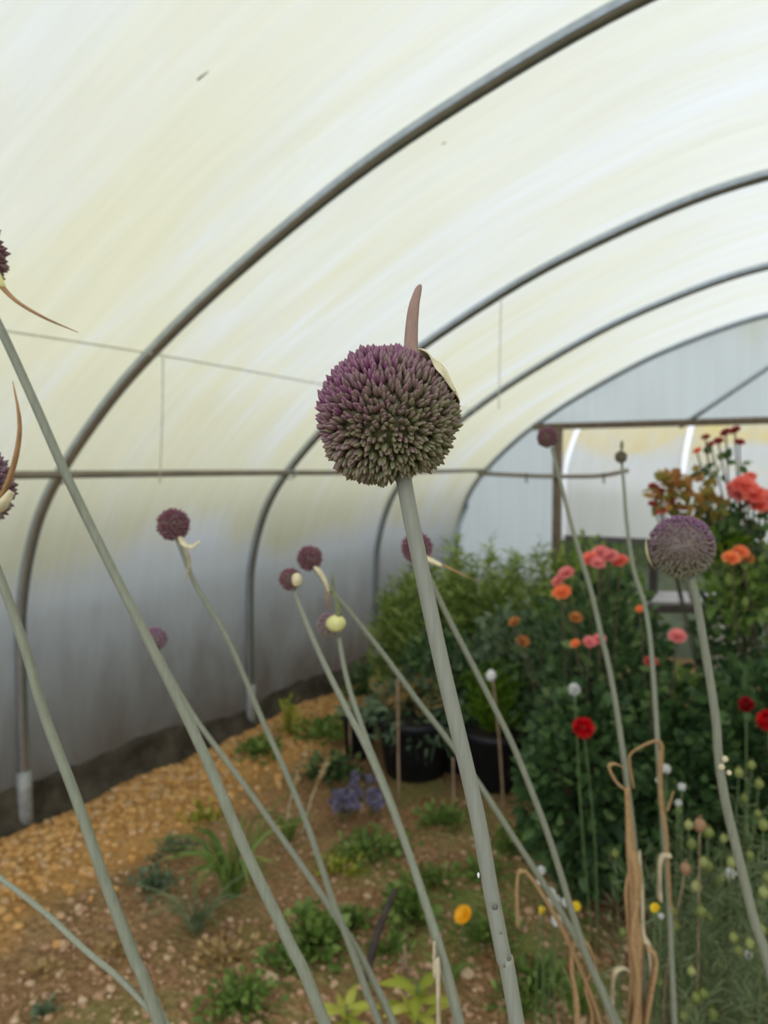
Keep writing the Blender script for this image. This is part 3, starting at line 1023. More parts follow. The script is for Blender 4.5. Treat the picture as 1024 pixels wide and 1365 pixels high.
t_, c, r = allium('large mauve allium on the right with a pale husk on its left edge', (908, 729), 43,
                  [(921, 768), (930, 808), (938, 855), (948, 915), (955, 965), (958, 1010), (966, 1062), (978, 1115), (992, 1172), (1006, 1228), (1030, 1305)], .92, .95, [13, 14, 15, 16, 17], 950, 'bud_mid', (-.25, 1.15), budL=.0050)
mb = MB(); V = []; F = []
for i in range(12):
    for j in range(6):
        a = math.radians(160 + 70 * i / 11); b = -.28 + (j / 5 - .5) * .7 * math.sin(PI * (i + .6) / 12.2)
        V.append(c + (RGT * math.cos(a) * math.cos(b) + UP * math.sin(a) * math.cos(b) - FWD * math.sin(b)) * r * 1.05)
F = [(i * 6 + j, i * 6 + j + 1, (i + 1) * 6 + j + 1, (i + 1) * 6 + j) for i in range(11) for j in range(5)]
mb.add(V, F); mb.build('spathe', M['spathe'], t_)
for x, y in ((957, 1012), (962, 1030)):
    pass
mb = MB()
for x, y, r_ in ((966, 1012, .004), (972, 1030, .003), (962, 1022, .004)):
    sphere(mb, at(x, y, .93), r_, 8, 6, .5, .2)
mb.build('fluff', M['spathe'], t_)


def dry_leaf(t_, pts, d, w, mat='straw'):
    mb = MB(); P_ = [at(x, y, d) for x, y in pts]
    tube(mb, P_, [wi * d / F_PX * .72 for wi in w], 24, 7, flat=.35)
    return mb.build('dry_leaf', M[mat], t_)


t_, c, r = allium('dusky allium in front of the end wall post, brown dry leaves down its stalk', (730, 583), 14.5,
                  [(736, 597), (748, 645), (762, 700), (776, 748), (789, 792), (800, 840), (812, 890), (822, 945), (830, 1000), (838, 1060), (845, 1120), (850, 1190), (855, 1270), (858, 1376)], 1.35, 1.3, [6, 8, 9, 10, 11, 12], 340, 'bud_far', (.6, 1))
dry_leaf(t_, [(832, 1052), (820, 1040), (812, 1022), (820, 1018), (832, 1024)], 1.29, [6, 8, 8, 6, 3])
dry_leaf(t_, [(836, 1050), (838, 1080), (841, 1130), (845, 1200), (846, 1290), (850, 1376)], 1.285, [12, 14, 22, 20, 24, 18])
dry_leaf(t_, [(846, 1140), (836, 1180), (838, 1230), (842, 1300), (836, 1376)], 1.28, [10, 12, 9, 12, 9])
dry_leaf(t_, [(852, 1135), (856, 1190), (858, 1245), (866, 1265), (868, 1300), (862, 1376)], 1.285, [9, 11, 9, 12, 9, 8], 'straw_pale')
dry_leaf(t_, [(843, 1135), (850, 1170), (848, 1215), (853, 1262), (850, 1320), (854, 1376)], 1.275, [16, 22, 14, 18, 22, 18])
dry_leaf(t_, [(850, 1200), (845, 1250), (852, 1310), (846, 1376)], 1.268, [14, 20, 16, 20])
dry_leaf(t_, [(862, 1262), (874, 1278), (866, 1330), (858, 1380)], 1.27, [8, 12, 13, 10])
dry_leaf(t_, [(840, 1295), (830, 1290), (818, 1300), (816, 1340), (812, 1376)], 1.27, [5, 7, 8, 8, 9], 'straw_pale')
t_, c, r = allium('small green allium head in the doorway, bent straw leaf low on its stalk', (828, 609), 8.5,
                  [(829, 617), (832, 650), (836, 700), (845, 760), (858, 800), (866, 845), (871, 900), (875, 960), (878, 1010), (881, 1060), (886, 1120), (892, 1200), (896, 1290), (900, 1376)], 1.7, 1.45, [5, 7, 8, 9, 9, 10], 220, 'bud_far', (0, .12))
dry_leaf(t_, [(845, 1050), (839, 1015), (843, 1003), (862, 992), (878, 988), (881, 1000), (880, 1030)], 1.44, [6, 7, 6, 8, 8, 8, 7])
dry_leaf(t_, [(880, 1000), (881, 1060), (888, 1110), (892, 1180), (896, 1215)], 1.43, [8, 11, 10, 8, 4])
dry_leaf(t_, [(890, 1080), (898, 1055)], 1.425, [7, 5])
dry_leaf(t_, [(894, 1140), (882, 1142), (879, 1165), (880, 1200)], 1.42, [9, 8, 8, 10], 'straw_pale')
mb = MB(); sphere(mb, at(829, 594, 1.7), (.004, .004, .012), 8, 6); mb.build('beak', M['beak_green'], t_)
# dry clump low between the stalks
b0 = ground(800, 1420)
t_ = thing('dry_allium_stump', 'clump of broken straw-coloured leaves at the bottom right of the main stalk', 'dry stalks', b0)
for pts, w_ in (([(700, 1160), (712, 1175), (740, 1220), (765, 1270), (790, 1330), (806, 1380)], [5, 9, 11, 12, 13, 13]),
                ([(702, 1162), (692, 1162), (689, 1185), (690, 1235)], [6, 7, 8, 9]),
                ([(778, 1262), (765, 1258), (762, 1290), (768, 1330), (770, 1380)], [7, 8, 10, 14, 12]),
                ([(776, 1256), (785, 1262), (800, 1310), (815, 1376)], [9, 9, 9, 9]),
                ([(792, 1290), (782, 1315), (790, 1350), (788, 1385)], [7, 9, 8, 9])):
    dry_leaf(t_, pts, 1.22, w_, 'straw')
mb = MB(); tube(mb, [at(806, 1376, 1.22), (at(806, 1376, 1.22) + b0) / 2, b0 - np.array([0, 0, .02])], .008, 10, 8); mb.build('stalk', M['straw_pale'], t_)
mb = MB()
tube(mb, [at(579, 1255, .86), at(580, 1300, .86), at(585, 1376, .86), at(590, 1376, .86) * np.array([1, 1, 0])], [.003, .004, .004, .005], 20, 8, flat=.5)
tag(mb.build('dry_stalk', M['straw_pale']), 'short broken straw stalk beside the allium stalk left of the main one', 'dry stalk')

exec_plants = True
# ------------------------------------------------------------------ plants
def shoots(mb, base, n, h, spread, leafL, leafW, per, tint=(0, 1), stemmb=None, lean=.18, start=.15):
    """upright leafy shoots; leaf colour varies per leaf"""
    for k in range(n):
        a = R.uniform(0, 2 * PI); rr = spread * math.sqrt(R.random())
        b = np.array([base[0] + rr * .45 * math.cos(a), base[1] + rr * .45 * math.sin(a), base[2]])
        hh = h * R.uniform(.72, 1.02) * (1 - .25 * (rr / (spread + 1e-6)) ** 2)
        e = np.array([base[0] + rr * math.cos(a) + R.gauss(0, lean * .12), base[1] + rr * math.sin(a) + R.gauss(0, lean * .12), base[2] + hh])
        m_ = (b + e) / 2 + np.array([math.cos(a), math.sin(a), 0]) * rr * .12
        Q_ = smoothpath([b, m_, e], 12)
        if stemmb is not None:
            tube(stemmb, [b, m_, e], [.004, .0025, .001], 8, 4)
        u = NR.uniform(start, 1, per)
        i = u * 10.99
        P_ = Q_[i.astype(int)] * (1 - (i % 1))[:, None] + Q_[np.minimum(11, i.astype(int) + 1)] * (i % 1)[:, None]
        D_ = unit(per) * np.array([1, 1, .5]) + np.array([0, 0, .75])
        tn = np.clip(tint[0] + (tint[1] - tint[0]) * NR.random(per), 0, 1)
        leaves(mb, P_, D_, leafL * NR.uniform(.6, 1.2, per), leafW, tn)


def cloud(mb, c, rad, n, L, W, tint=(0, 1), shell=.55, up=.35):
    """rounded leafy crown"""
    u = unit(n)
    rr = NR.uniform(shell, 1.0, n)[:, None] ** .7
    P_ = np.asarray(c) + u * rr * np.asarray(rad)
    D_ = u + unit(n) * .8 + np.array([0, 0, up])
    leaves(mb, P_, D_, L * NR.uniform(.6, 1.25, n), W * NR.uniform(.7, 1.2, n), tint[0] + (tint[1] - tint[0]) * NR.random(n))


def rosette(mb, c, r, up=(0, 0, 1), rings=((1.0, 8, .15), (.75, 7, .55), (.5, 5, 1.0), (.28, 4, 1.6)), tint=(.2, .9)):
    """a many-petalled bloom: rings of cupped petals"""
    fr = frame(up); c = np.asarray(c)
    for rr, n, lift in rings:
        for k in range(n):
            a = 2 * PI * (k + R.uniform(-.2, .2)) / n + rr * 3
            d = np.array([math.cos(a), math.sin(a), lift]); d /= np.linalg.norm(d)
            sd = np.array([-math.sin(a), math.cos(a), 0]); nm = np.cross(d, sd)
            L = r * (.55 + .5 * rr); w_ = L * .85
            V = []
            for i in range(4):
                f = i / 3
                for j in range(3):
                    s = j - 1
                    ww = w_ * math.sin(PI * (.18 + .62 * f)) * .5
                    v = d * L * f + sd * s * ww - nm * (-(s * s) * ww * .35 + .12 * L * f * f)
                    V.append(c + fr @ v)
            F = [(i * 3 + j, i * 3 + j + 1, (i + 1) * 3 + j + 1, (i + 1) * 3 + j) for i in range(3) for j in range(2)]
            mb.add(V, F, tint[0] + (tint[1] - tint[0]) * R.random())


def pompom(mb, c, r, n=70, tint=(0, 1)):
    sphere(mb, c, r * .55, 10, 7, .3)
    u = fib(n) + NR.normal(size=(n, 3)) * .05
    leaves(mb, np.asarray(c) + u * r * .4, u, r * .65, r * .45, tint[0] + (tint[1] - tint[0]) * NR.random(n), .5, 0)


def stem_to(mb, top, base, r=.003, bow=.04):
    top, base = np.asarray(top, float), np.asarray(base, float)
    m_ = (top + base) / 2 + np.array([R.uniform(-bow, bow), R.uniform(-bow, bow), 0])
    tube(mb, [base, m_, top], [r * 1.3, r, r * .8], 10, 5)


# feathery bushes behind the pots
for (x, top, d, spread, lb) in ((560, 752, 4.35, .30, 'leftmost feathery green bush, beside the third hoop behind the pots'),
                                (632, 712, 4.5, .34, 'tallest feathery green bush, in the middle of the row behind the pots'),
                                (712, 724, 4.55, .32, 'rightmost feathery green bush, just in front of the end wall post')):
    p = at(x, top, d); b = np.array([p[0], p[1], 0])
    t_ = thing('feathery_bush', lb, 'bush', b, 'feathery bushes behind the pots')
    st = MB(); fo = MB()
    shoots(fo, b, 95, p[2] + .03, spread, .085, .011, 75, (.0, 1), st, start=.2)
    fo.build('foliage', M['feather'], t_); st.build('stem', M['greenstem'], t_)


def pot(mb, c, r, h):
    V = []; F = []; seg = 20
    prof = [(.78 * r, 0), (.96 * r, h * .86), (1.04 * r, h * .87), (1.05 * r, h), (.97 * r, h), (.95 * r, h * .9), (0.01, h * .9)]
    for rr, z in prof:
        for k in range(seg):
            V.append((c[0] + rr * math.cos(2 * PI * k / seg), c[1] + rr * math.sin(2 * PI * k / seg), z))
    for i in range(len(prof) - 1):
        for k in range(seg):
            F.append((i * seg + k, i * seg + (k + 1) % seg, (i + 1) * seg + (k + 1) % seg, (i + 1) * seg + k))
    F.append(tuple(range(seg))[::-1])
    mb.add(V, F)


# potted plants in a row
pots = [(478, 1012, .095, .22, 'small', 'potted plant at the left end of the black pots, broad pale green leaves'),
        (556, 1048, .20, .30, 'dark', 'wide black pot with a dull trailing plant, left of the main stalk'),
        (668, 1062, .17, .28, 'lime', 'black pot with bright lime upright foliage, right of the main stalk'),
        (742, 1058, .16, .30, 'grey', 'black pot with grey-green leaves at the foot of the feathery bushes'),
        (612, 1035, .14, .28, 'grey2', 'black pot with a grey-green plant hidden mostly behind the main stalk')]
for (x, y, r, h, kind, lb) in pots:
    b = ground(x, y); b[2] = 0
    b = b + np.array([FWD[0], FWD[1], 0]) * r
    t_ = thing('potted_plant', lb, 'potted plant', b, 'plants in black pots')
    mb = MB(); pot(mb, b, r, h); mb.build('pot', M['pot'], t_)
    mb = MB(); sphere(mb, b + np.array([0, 0, h * .86]), (r * .93, r * .93, .03), 14, 6, .5, .05); mb.build('soil', M['compost'], t_)
    fo = MB(); tp = b + np.array([0, 0, h * .88])
    if kind == 'small':
        for k in range(9):
            a = 2 * PI * k / 9
            dv = np.array([math.cos(a), math.sin(a), .0])
            leaves(fo, [tp + dv * .02], [dv + np.array([0, 0, .6])], .16, .075, R.random())
        fo.build('foliage', M['greyleaf'], t_)
    elif kind == 'dark':
        cloud(fo, tp + np.array([0, 0, .04]), (.25, .25, .20), 420, .08, .02, (0, .6), .5)
        fo.build('foliage', M['greyleaf'], t_)
        fo = MB(); shoots(fo, tp, 26, .26, .22, .10, .008, 12, (.0, .5), None, start=.4); fo.build('dry_stems', M['dryfern'], t_)
    elif kind == 'lime':
        shoots(fo, tp, 48, .36, .17, .09, .010, 34, (0, .9), None, start=.1); fo.build('foliage', M['limeleaf'], t_)
    else:
        cloud(fo, tp + np.array([0, 0, .20]), (.2, .2, .24), 420, .06, .03, (0, .8), .3); fo.build('foliage', M['greyleaf'], t_)
        st = MB()
        for k in range(5):
            stem_to(st, tp + np.array([R.uniform(-.1, .1), R.uniform(-.1, .1), .25]), tp, .003)
        st.build('stem', M['greenstem'], t_)

# medium leafy shrubs filling between bushes and roses
for (x, top, d, rad, mat, n, lb) in (
        (590, 845, 3.95, .24, 'darkleaf', 900, 'dark leafy shrub below the left feathery bush, behind the main stalk'),
        (690, 815, 3.9, .27, 'greyleaf', 1000, 'grey-green leafy shrub in front of the feathery bushes right of the main stalk'),
        (755, 800, 3.6, .25, 'darkleaf', 900, 'dark shrub between the feathery bushes and the pink roses'),
        (826, 742, 4.1, .17, 'weedleaf', 700, 'slim green shrub just behind the pink rose cluster, in the doorway'),
        (778, 722, 4.6, .24, 'feather', 1100, 'light green shrub in the doorway right of the end wall post'),
        (905, 905, 3.6, .33, 'weedleaf', 1100, 'mid green shrub below the salmon rose behind the right allium stalk')):
    p = at(x, top, d); b = np.array([p[0], p[1], 0])
    t_ = thing('leafy_shrub', lb, 'shrub', b, 'leafy shrubs by the pots')
    fo = MB(); hz = p[2] / 2
    cloud(fo, b + np.array([0, 0, hz + .04]), (rad, rad, hz), n, .06, .032, (0, .85), .45); fo.build('foliage', M[mat], t_)
    st = MB()
    for k in range(7):
        stem_to(st, b + np.array([R.uniform(-.8, .8) * rad, R.uniform(-.8, .8) * rad, R.uniform(1.1, 1.7) * hz]), b + np.array([R.uniform(-.04, .04), R.uniform(-.04, .04), -.01]), .004)
    st.build('stem', M['bark'], t_)


# roses
def rose_bush(lb, x, ytop, d, rx, n, mat, blooms, ybot=None, base_shift=0, L=.055, W=.034, extra=()):
    p = at(x, ytop, d); b = np.array([p[0], p[1], 0]) + RGT * base_shift
    t_ = thing('rose_bush', lb, 'rose bush', b)
    fo = MB(); zc = p[2] * .52
    cloud(fo, np.array([p[0], p[1], zc]), (rx, rx, p[2] * .5), n, L, W, (0, .9), .35); fo.build('foliage', M[mat], t_)
    for (ex, ey, ed, er, en, em) in extra:
        fo = MB(); cloud(fo, at(ex, ey, ed), er, en, L * .95, W, (0, 1), .1); fo.build('foliage', M[em], t_)
    for (bx, by, bd, br, bm, nn) in blooms:
        c = at(bx, by, bd)
        st = MB(); stem_to(st, c - np.array([0, 0, .01]), b + np.array([R.uniform(-.06, .06), R.uniform(-.06, .06), 0]), .004, .06); st.build('stem', M['bark'], t_)
        mb = MB()
        up = np.array([R.uniform(-.4, .4), -.5, .7])
        rosette(mb, c, br * bd / F_PX, up)
        o = mb.build('bloom', M[bm], t_)
        if bm != 'coral':
            o['label'] = {'pink': 'pink bloom', 'orange': 'orange bloom', 'apricot': 'faded apricot bloom', 'dustyred': 'dull red bud', 'red': 'red bloom'}.get(bm, bm + ' bloom')
    return t_, b


rose_bush('rose bush with a pink cluster and an orange bloom, left of the mauve allium', 812, 760, 2.95, .25, 2000, 'darkleaf',
          [(787, 745, 2.85, 12, 'coral', 1), (801, 737, 2.87, 12, 'pink', 1), (813, 742, 2.83, 12, 'pink', 1), (827, 748, 2.85, 11, 'coral', 1), (797, 751, 2.8, 10, 'pink', 1),
           (755, 764, 2.85, 11, 'pink', 1), (744, 775, 2.86, 9, 'pink', 1), (749, 790, 2.83, 13, 'orange', 1), (768, 823, 2.85, 9, 'apricot', 1),
           (786, 856, 2.7, 9, 'pink', 1), (799, 852, 2.72, 9, 'pink', 1), (767, 858, 2.72, 7, 'orange', 1), (686, 829, 3.4, 8, 'apricot', 1), (697, 855, 3.4, 9, 'apricot', 1)])
rose_bush('tall rose bush at the right edge with coral and orange blooms and bronze young leaves', 1050, 690, 2.9, .34, 2400, 'darkleaf',
          [(992, 648, 2.75, 17, 'coral', 1), (1006, 660, 2.72, 16, 'coral', 1), (985, 660, 2.78, 14, 'pink', 1), (1012, 674, 2.74, 14, 'coral', 1), (998, 638, 2.8, 11, 'coral', 1), (978, 648, 2.8, 10, 'pink', 1), (1024, 662, 2.78, 13, 'pink', 1),
           (975, 744, 2.7, 12, 'orange', 1), (988, 736, 2.72, 11, 'orange', 1), (997, 744, 2.74, 9, 'apricot', 1),
           (980, 574, 2.9, 8, 'dustyred', 1), (968, 577, 2.9, 8, 'dustyred', 1), (958, 588, 2.9, 7, 'dustyred', 1), (986, 590, 2.9, 7, 'dustyred', 1), (941, 583, 2.92, 6, 'dustyred', 1), (930, 601, 2.92, 6, 'orange', 1), (948, 592, 2.9, 5, 'dustyred', 1),
           (872, 650, 2.95, 8, 'dustyred', 1), (870, 672, 2.95, 6, 'dustyred', 1), (882, 681, 2.95, 8, 'coral', 1), (893, 668, 2.92, 7, 'dustyred', 1), (880, 655, 2.93, 6, 'dustyred', 1), (904, 675, 2.93, 6, 'dustyred', 1)],
          extra=((920, 660, 2.9, (.14, .1, .10), 85, 'olive'), (935, 690, 2.88, (.11, .1, .10), 80, 'olive'), (895, 645, 2.92, (.07, .06, .05), 26, 'olive'),
                 (960, 620, 2.9, (.10, .06, .05), 22, 'darkleaf'), (950, 715, 2.85, (.13, .1, .1), 110, 'darkleaf'), (985, 700, 2.8, (.14, .1, .1), 80, 'darkleaf'),
                 (990, 790, 2.8, (.14, .12, .14), 240, 'weedleaf'), (965, 725, 2.8, (.07, .06, .05), 60, 'limeleaf')))
rose_bush('low rose bush with one salmon bloom and one small dull red bloom, beneath the bench', 880, 905, 2.75, .24, 1500, 'darkleaf',
          [(903, 848, 2.7, 12, 'pink', 1), (868, 882, 2.45, 9, 'dustyred', 1), (853, 812, 2.75, 6, 'orange', 1)])
for (x, top, d, rad, lb) in ((790, 925, 2.72, .26, 'dense dark green bush under the red pompom flower'),
                             (935, 960, 2.6, .30, 'dense dark green bush right of the dried leaves'),
                             (1020, 880, 2.55, .26, 'dense dark bush at the right edge around the dark red flowers')):
    p = at(x, top, d); b = np.array([p[0], p[1], 0])
    t_ = thing('dense_bush', lb, 'bush', b)
    fo = MB(); cloud(fo, b + np.array([0, 0, p[2] * .53]), (rad, rad, p[2] * .5), 2000, .06, .036, (0, .75), .4); fo.build('foliage', M['darkleaf'], t_)
    st = MB()
    for k in range(7):
        stem_to(st, b + np.array([R.uniform(-.7, .7) * rad, R.uniform(-.7, .7) * rad, p[2] * R.uniform(.5, .85)]), b + np.array([R.uniform(-.04, .04), R.uniform(-.04, .04), -.01]), .004)
    st.build('stem', M['bark'], t_)

for (x, y, d, r, mat, lb) in ((778, 970, 2.38, 15, 'red', 'bright red pompom flower, left of the dried leaves'),
                              (995, 939, 2.22, 11, 'darkred', 'dark red pompom flower near the right edge'),
                              (1024, 960, 2.15, 15, 'red', 'crimson pompom flower cut off by the right edge'),
                              (766, 919, 2.40, 8.5, 'white', 'small white pompom flower above the bright red one')):
    c = at(x, y, d); b = np.array([c[0], c[1], 0]) + RGT * R.uniform(-.05, .1)
    t_ = thing('pompom_flower', lb, 'flower', b, 'pompom flowers in the dark bushes')
    mb = MB(); pompom(mb, c, r * d / F_PX, 80); mb.build('bloom', M[mat], t_)
    mb = MB(); stem_to(mb, c, b - np.array([0, 0, .01]), .003); mb.build('stem', M['greenstem'], t_)

# canes and marker
for (x0, y0, y1, w_, lb) in ((530, 905, 1066, .006, 'brown bamboo cane in front of the wide black pot'),
                             (604, 1010, 1092, .005, 'short bamboo cane just left of the main stalk'),
                             (466, 940, 1020, .005, 'slim reddish cane beside the leftmost black pot')):
    b = ground(x0 + 2, y1); mb = MB(); tp = at(x0, y0, depth_of(b))
    tube(mb, [b - np.array([0, 0, .03]), tp], w_, 20, 8)
    for f in (.3, .6, .85):
        sphere(mb, b + (tp - b) * f, (w_ * 1.2, w_ * 1.2, .004), 8, 4)
    tag(mb.build('bamboo_cane', M['cane']), lb, 'cane', 'bamboo canes by the pots')
b = ground(672, 1080); d = depth_of(b)
t_ = thing('marker_cane', 'bamboo cane topped with a small white cap, right of the main stalk', 'cane', b)
mb = MB(); tube(mb, [b - np.array([0, 0, .03]), at(666, 990, d), at(657, 905, d)], .006, 20, 8); mb.build('cane', M['cane'], t_)
mb = MB(); sphere(mb, at(655, 901, d), (.024, .024, .028), 10, 8, .5, .08); mb.build('cap', M['label'], t_)
mb = MB()
tube(mb, [ground(488, 1300) - np.array([0, 0, .01]), at(503, 1245, depth_of(ground(488, 1300))), at(527, 1186, depth_of(ground(488, 1300)))], [.012, .014, .008], 16, 8)
tag(mb.build('dark_stick', M['twig']), 'dark burnt-looking stick leaning from the soil left of the main stalk', 'stick')
# dry seed stalks
for (x0, y0, x1, y1, lb) in ((378, 1110, 408, 1000, 'left one of two dry grass plumes beyond the crossing stalks'), (402, 1110, 436, 1015, 'right one of two dry grass plumes beyond the crossing stalks')):
    b = ground(x0, y1 + 95); b = ground(x0, y0); d = depth_of(b); t_ = thing('dry_grass', lb, 'dry grass', b, 'dry grass plumes on the soil')
    e = at(x1, y1, d); mb = MB(); m_ = b + (e - b) * .55 + RGT * -.01
    tube(mb, [b - np.array([0, 0, .01]), m_, e], .004, 12, 5); mb.build('stem', M['straw_pale'], t_)
    fo = MB(); k = NR.uniform(.5, 1, 90)
    leaves(fo, m_ + (e - m_) * ((k - .5) * 2)[:, None], unit(90) * .6 + (e - b) / np.linalg.norm(e - b), .03, .008, NR.random(90)); fo.build('plume', M['dryfern'], t_)


# grass tufts, weeds, small flowers
def tuft(lb, x, y, n, L, w_, mat, cat='grass tuft', name='grass_tuft', group='weeds growing in the soil', flat=.6):
    b = ground(x, y); b[2] = soil_h(b[0], b[1]) - .012
    mb = MB()
    for k in range(n):
        a = R.uniform(0, 2 * PI); l = L * R.uniform(.5, 1.1)
        dv = np.array([math.cos(a), math.sin(a), 0])
        s = b + dv * R.uniform(0, .02)
        blade(mb, [s, s + dv * l * .35 * flat + np.array([0, 0, l * .6]), s + dv * l * flat + np.array([0, 0, l * R.uniform(.45, .85)])], [w_, w_, w_ * .1], R.random(), 8)
    return tag(mb.build(name, M[mat], origin=b), lb, cat, group)


def weed(lb, x, y, n, rx, h, mat, L=.035, W=.02, cat='weed', name='leafy_weed', group='weeds growing in the soil'):
    b = ground(x, y); b[2] = soil_h(b[0], b[1]) - .012
    mb = MB()
    u = unit(n); u[:, 2] = np.abs(u[:, 2])
    P_ = b + u * np.array([rx, rx, h]) * NR.uniform(.2, 1, n)[:, None]
    leaves(mb, P_, u + np.array([0, 0, .5]) + unit(n) * .6, L * NR.uniform(.6, 1.3, n), W, NR.random(n))
    for k in range(n):
        tube(mb, [b - np.array([0, 0, .005]), b + (P_[k] - b) * .6 + np.array([0, 0, .004]), P_[k]], .0011, 4, 3, .2, cap=False)
    return tag(mb.build(name, M[mat], origin=b), lb, cat, group)


tuft('strap-leaved green tuft on the soil between the two long left stalks', 312, 1190, 60, .36, .012, 'weedleaf', flat=.85)
tuft('pale thin grass tuft lying just below the strap-leaved tuft', 262, 1235, 40, .22, .006, 'sagegreen', flat=1.1)
tuft('thin grass tuft by the crossing stalks near the dry plumes', 385, 1110, 30, .18, .007, 'weedleaf')
weed('silvery weed at the left, beside the stalk with the curved beak', 205, 1180, 120, .10, .06, 'greyleaf', .03, .018)
weed('bright green leafy weed under the crossing stalks', 418, 1262, 240, .12, .13, 'weedleaf', .045, .03)
weed('low grey-green weed patch near the bottom edge left of the longest stalk', 325, 1340, 190, .13, .06, 'weedleaf', .03, .02)
weed('small weed seedling at the bottom left corner soil', 62, 1345, 26, .04, .03, 'greyleaf', .03, .018)
weed('tiny weed at the far left below the gravel', 55, 1285, 30, .05, .05, 'dryfern', .03, .012)
weed('round green weed left of the dark stick', 470, 1230, 90, .07, .06, 'weedleaf', .03, .02)
weed('bushy green weed just left of the main stalk above the orange flower', 548, 1222, 220, .10, .12, 'weedleaf', .04, .026)
weed('sprawling green weed near the purple flowers', 500, 1132, 220, .19, .05, 'weedleaf', .035, .02)
weed('green weed patch beneath the wide black pot', 590, 1098, 150, .13, .07, 'weedleaf', .035, .02)
weed('green weed right of the main stalk, below the lime pot', 690, 1130, 170, .13, .07, 'weedleaf', .035, .02)
weed('low weed patch right of the main stalk by the orange flower', 650, 1240, 170, .14, .05, 'weedleaf', .03, .018)
weed('low green weed at the bottom between main stalk and dry clump', 720, 1300, 170, .12, .05, 'weedleaf', .03, .018)
weed('low weed on the soil right of the plume pair', 440, 1035, 170, .17, .14, 'darkleaf', .05, .028)
weed('yellow-green young plant on the soil by the foot of the second hoop', 386, 975, 70, .07, .22, 'yellowleaf', .07, .02)
weed('green mound at the wall end of the pot row', 492, 925, 260, .22, .22, 'darkleaf', .06, .035)
weed('green weed at the foot of the second hoop', 345, 1005, 120, .14, .10, 'weedleaf', .05, .03)
weed('low green weed left of the black pots', 430, 985, 160, .16, .10, 'weedleaf', .05, .03)
for q, (x, y, n_, rx, h, mt, lb) in enumerate((
        (585, 1172, 120, .15, .05, 'weedleaf', 'faint green weed patch left of the main stalk, above the bushy weed'),
        (648, 1170, 130, .13, .05, 'weedleaf', 'green weed patch hugging the main stalk on its right, halfway down'),
        (455, 1150, 110, .14, .04, 'yellowleaf', 'thin yellowish weed patch between the purple flowers and the green weed'),
        (300, 1275, 100, .12, .03, 'dryfern', 'dead straw-coloured weed patch left of the longest stalk'),
        (690, 1330, 120, .11, .04, 'weedleaf', 'weed patch right beside the foot of the main stalk'),
        (232, 1130, 90, .12, .05, 'greyleaf', 'greyish weed on the edge of the gravel strip'),
        (275, 1085, 80, .12, .05, 'yellowleaf', 'pale yellow-green weed further along the gravel strip edge'),
        (380, 1290, 110, .10, .03, 'weedleaf', 'flat green weed under the crossing stalks, nearest the bottom edge'),
        (520, 1265, 90, .08, .04, 'weedleaf', 'small weed at the foot of the dark stick'),
        (150, 1270, 60, .08, .02, 'dryfern', 'withered weed beside the stalk with the curved beak'),
        (760, 1120, 150, .12, .08, 'weedleaf', 'weed at the edge of the dense bush under the red flower'))):
    weed(lb, x, y, n_, rx, h, mt, .032, .014)
tuft('short grass tuft at the bottom right of the main stalk', 770, 1345, 44, .16, .006, 'weedleaf')
tuft('thin grass tuft between the orange flower and the main stalk', 600, 1300, 30, .10, .005, 'weedleaf', flat=.9)

# yellow-green seedling with broad leaves, near the bottom edge
for (x, y, n, L, W, lb) in ((556, 1392, 13, .11, .035, 'yellow-green young plant with broad pointed leaves at the bottom edge'), (462, 1372, 9, .10, .028, 'smaller yellow-green seedling at the bottom edge beside the crossing stalks')):
    b = ground(x, y); d = depth_of(b)
    t_ = thing('seedling', lb, 'seedling', b, 'yellow-green seedlings')
    st = MB(); tp = b + np.array([0, 0, .17 if n > 10 else .07]); tube(st, [b - np.array([0, 0, .01]), (b + tp) / 2 + RGT * .004, tp], .004, 10, 6); st.build('stem', M['greenstem'], t_)
    fo = MB()
    for k in range(n):
        a = k * 2.4; z = (.25 + .75 * k / n)
        s = b + (tp - b) * z; dv = np.array([math.cos(a), math.sin(a), .35])
        blade(fo, [s, s + dv * L * .5, s + dv * L + np.array([0, 0, -.25 * L])], [.006, W, W * .8, .003], R.random(), 9, np.array([0, 0, 1.0]) + unit(1)[0] * .2)
    fo.build('foliage', M['yellowleaf'], t_)
b = ground(540, 1330); mb = MB(); tube(mb, [b - np.array([0, 0, .01]), b + np.array([.004, 0, .08]), b + np.array([-.003, 0, .16])], [.006, .008, .003], 14, 7)
leaves(mb, b + np.array([0, 0, 1.0]) * NR.uniform(.03, .15, 40)[:, None], unit(40), .03, .008, NR.random(40))
tag(mb.build('dock_stalk', M['cane']), 'rusty dry seed stalk rising behind the yellow-green seedling', 'dry stalk')


def small_flower(lb, x, y, d, r, mat, kind='rosette', group=None, name='small_flower'):
    c = at(x, y, d); b = np.array([c[0], c[1], 0]) + RGT * R.uniform(-.01, .02)
    t_ = thing(name, lb, 'flower', b, group)
    mb = MB()
    if kind == 'rosette':
        rosette(mb, c, r * d / F_PX, (R.uniform(-.3, .3), -.6, .7), ((1.0, 11, .1), (.8, 9, .3), (.5, 6, .8)))
    else:
        pompom(mb, c, r * d / F_PX, 40)
    mb.build('bloom', M[mat], t_)
    mb = MB(); stem_to(mb, c, b - np.array([0, 0, .01]), .002, .01); mb.build('stem', M['greenstem'], t_)


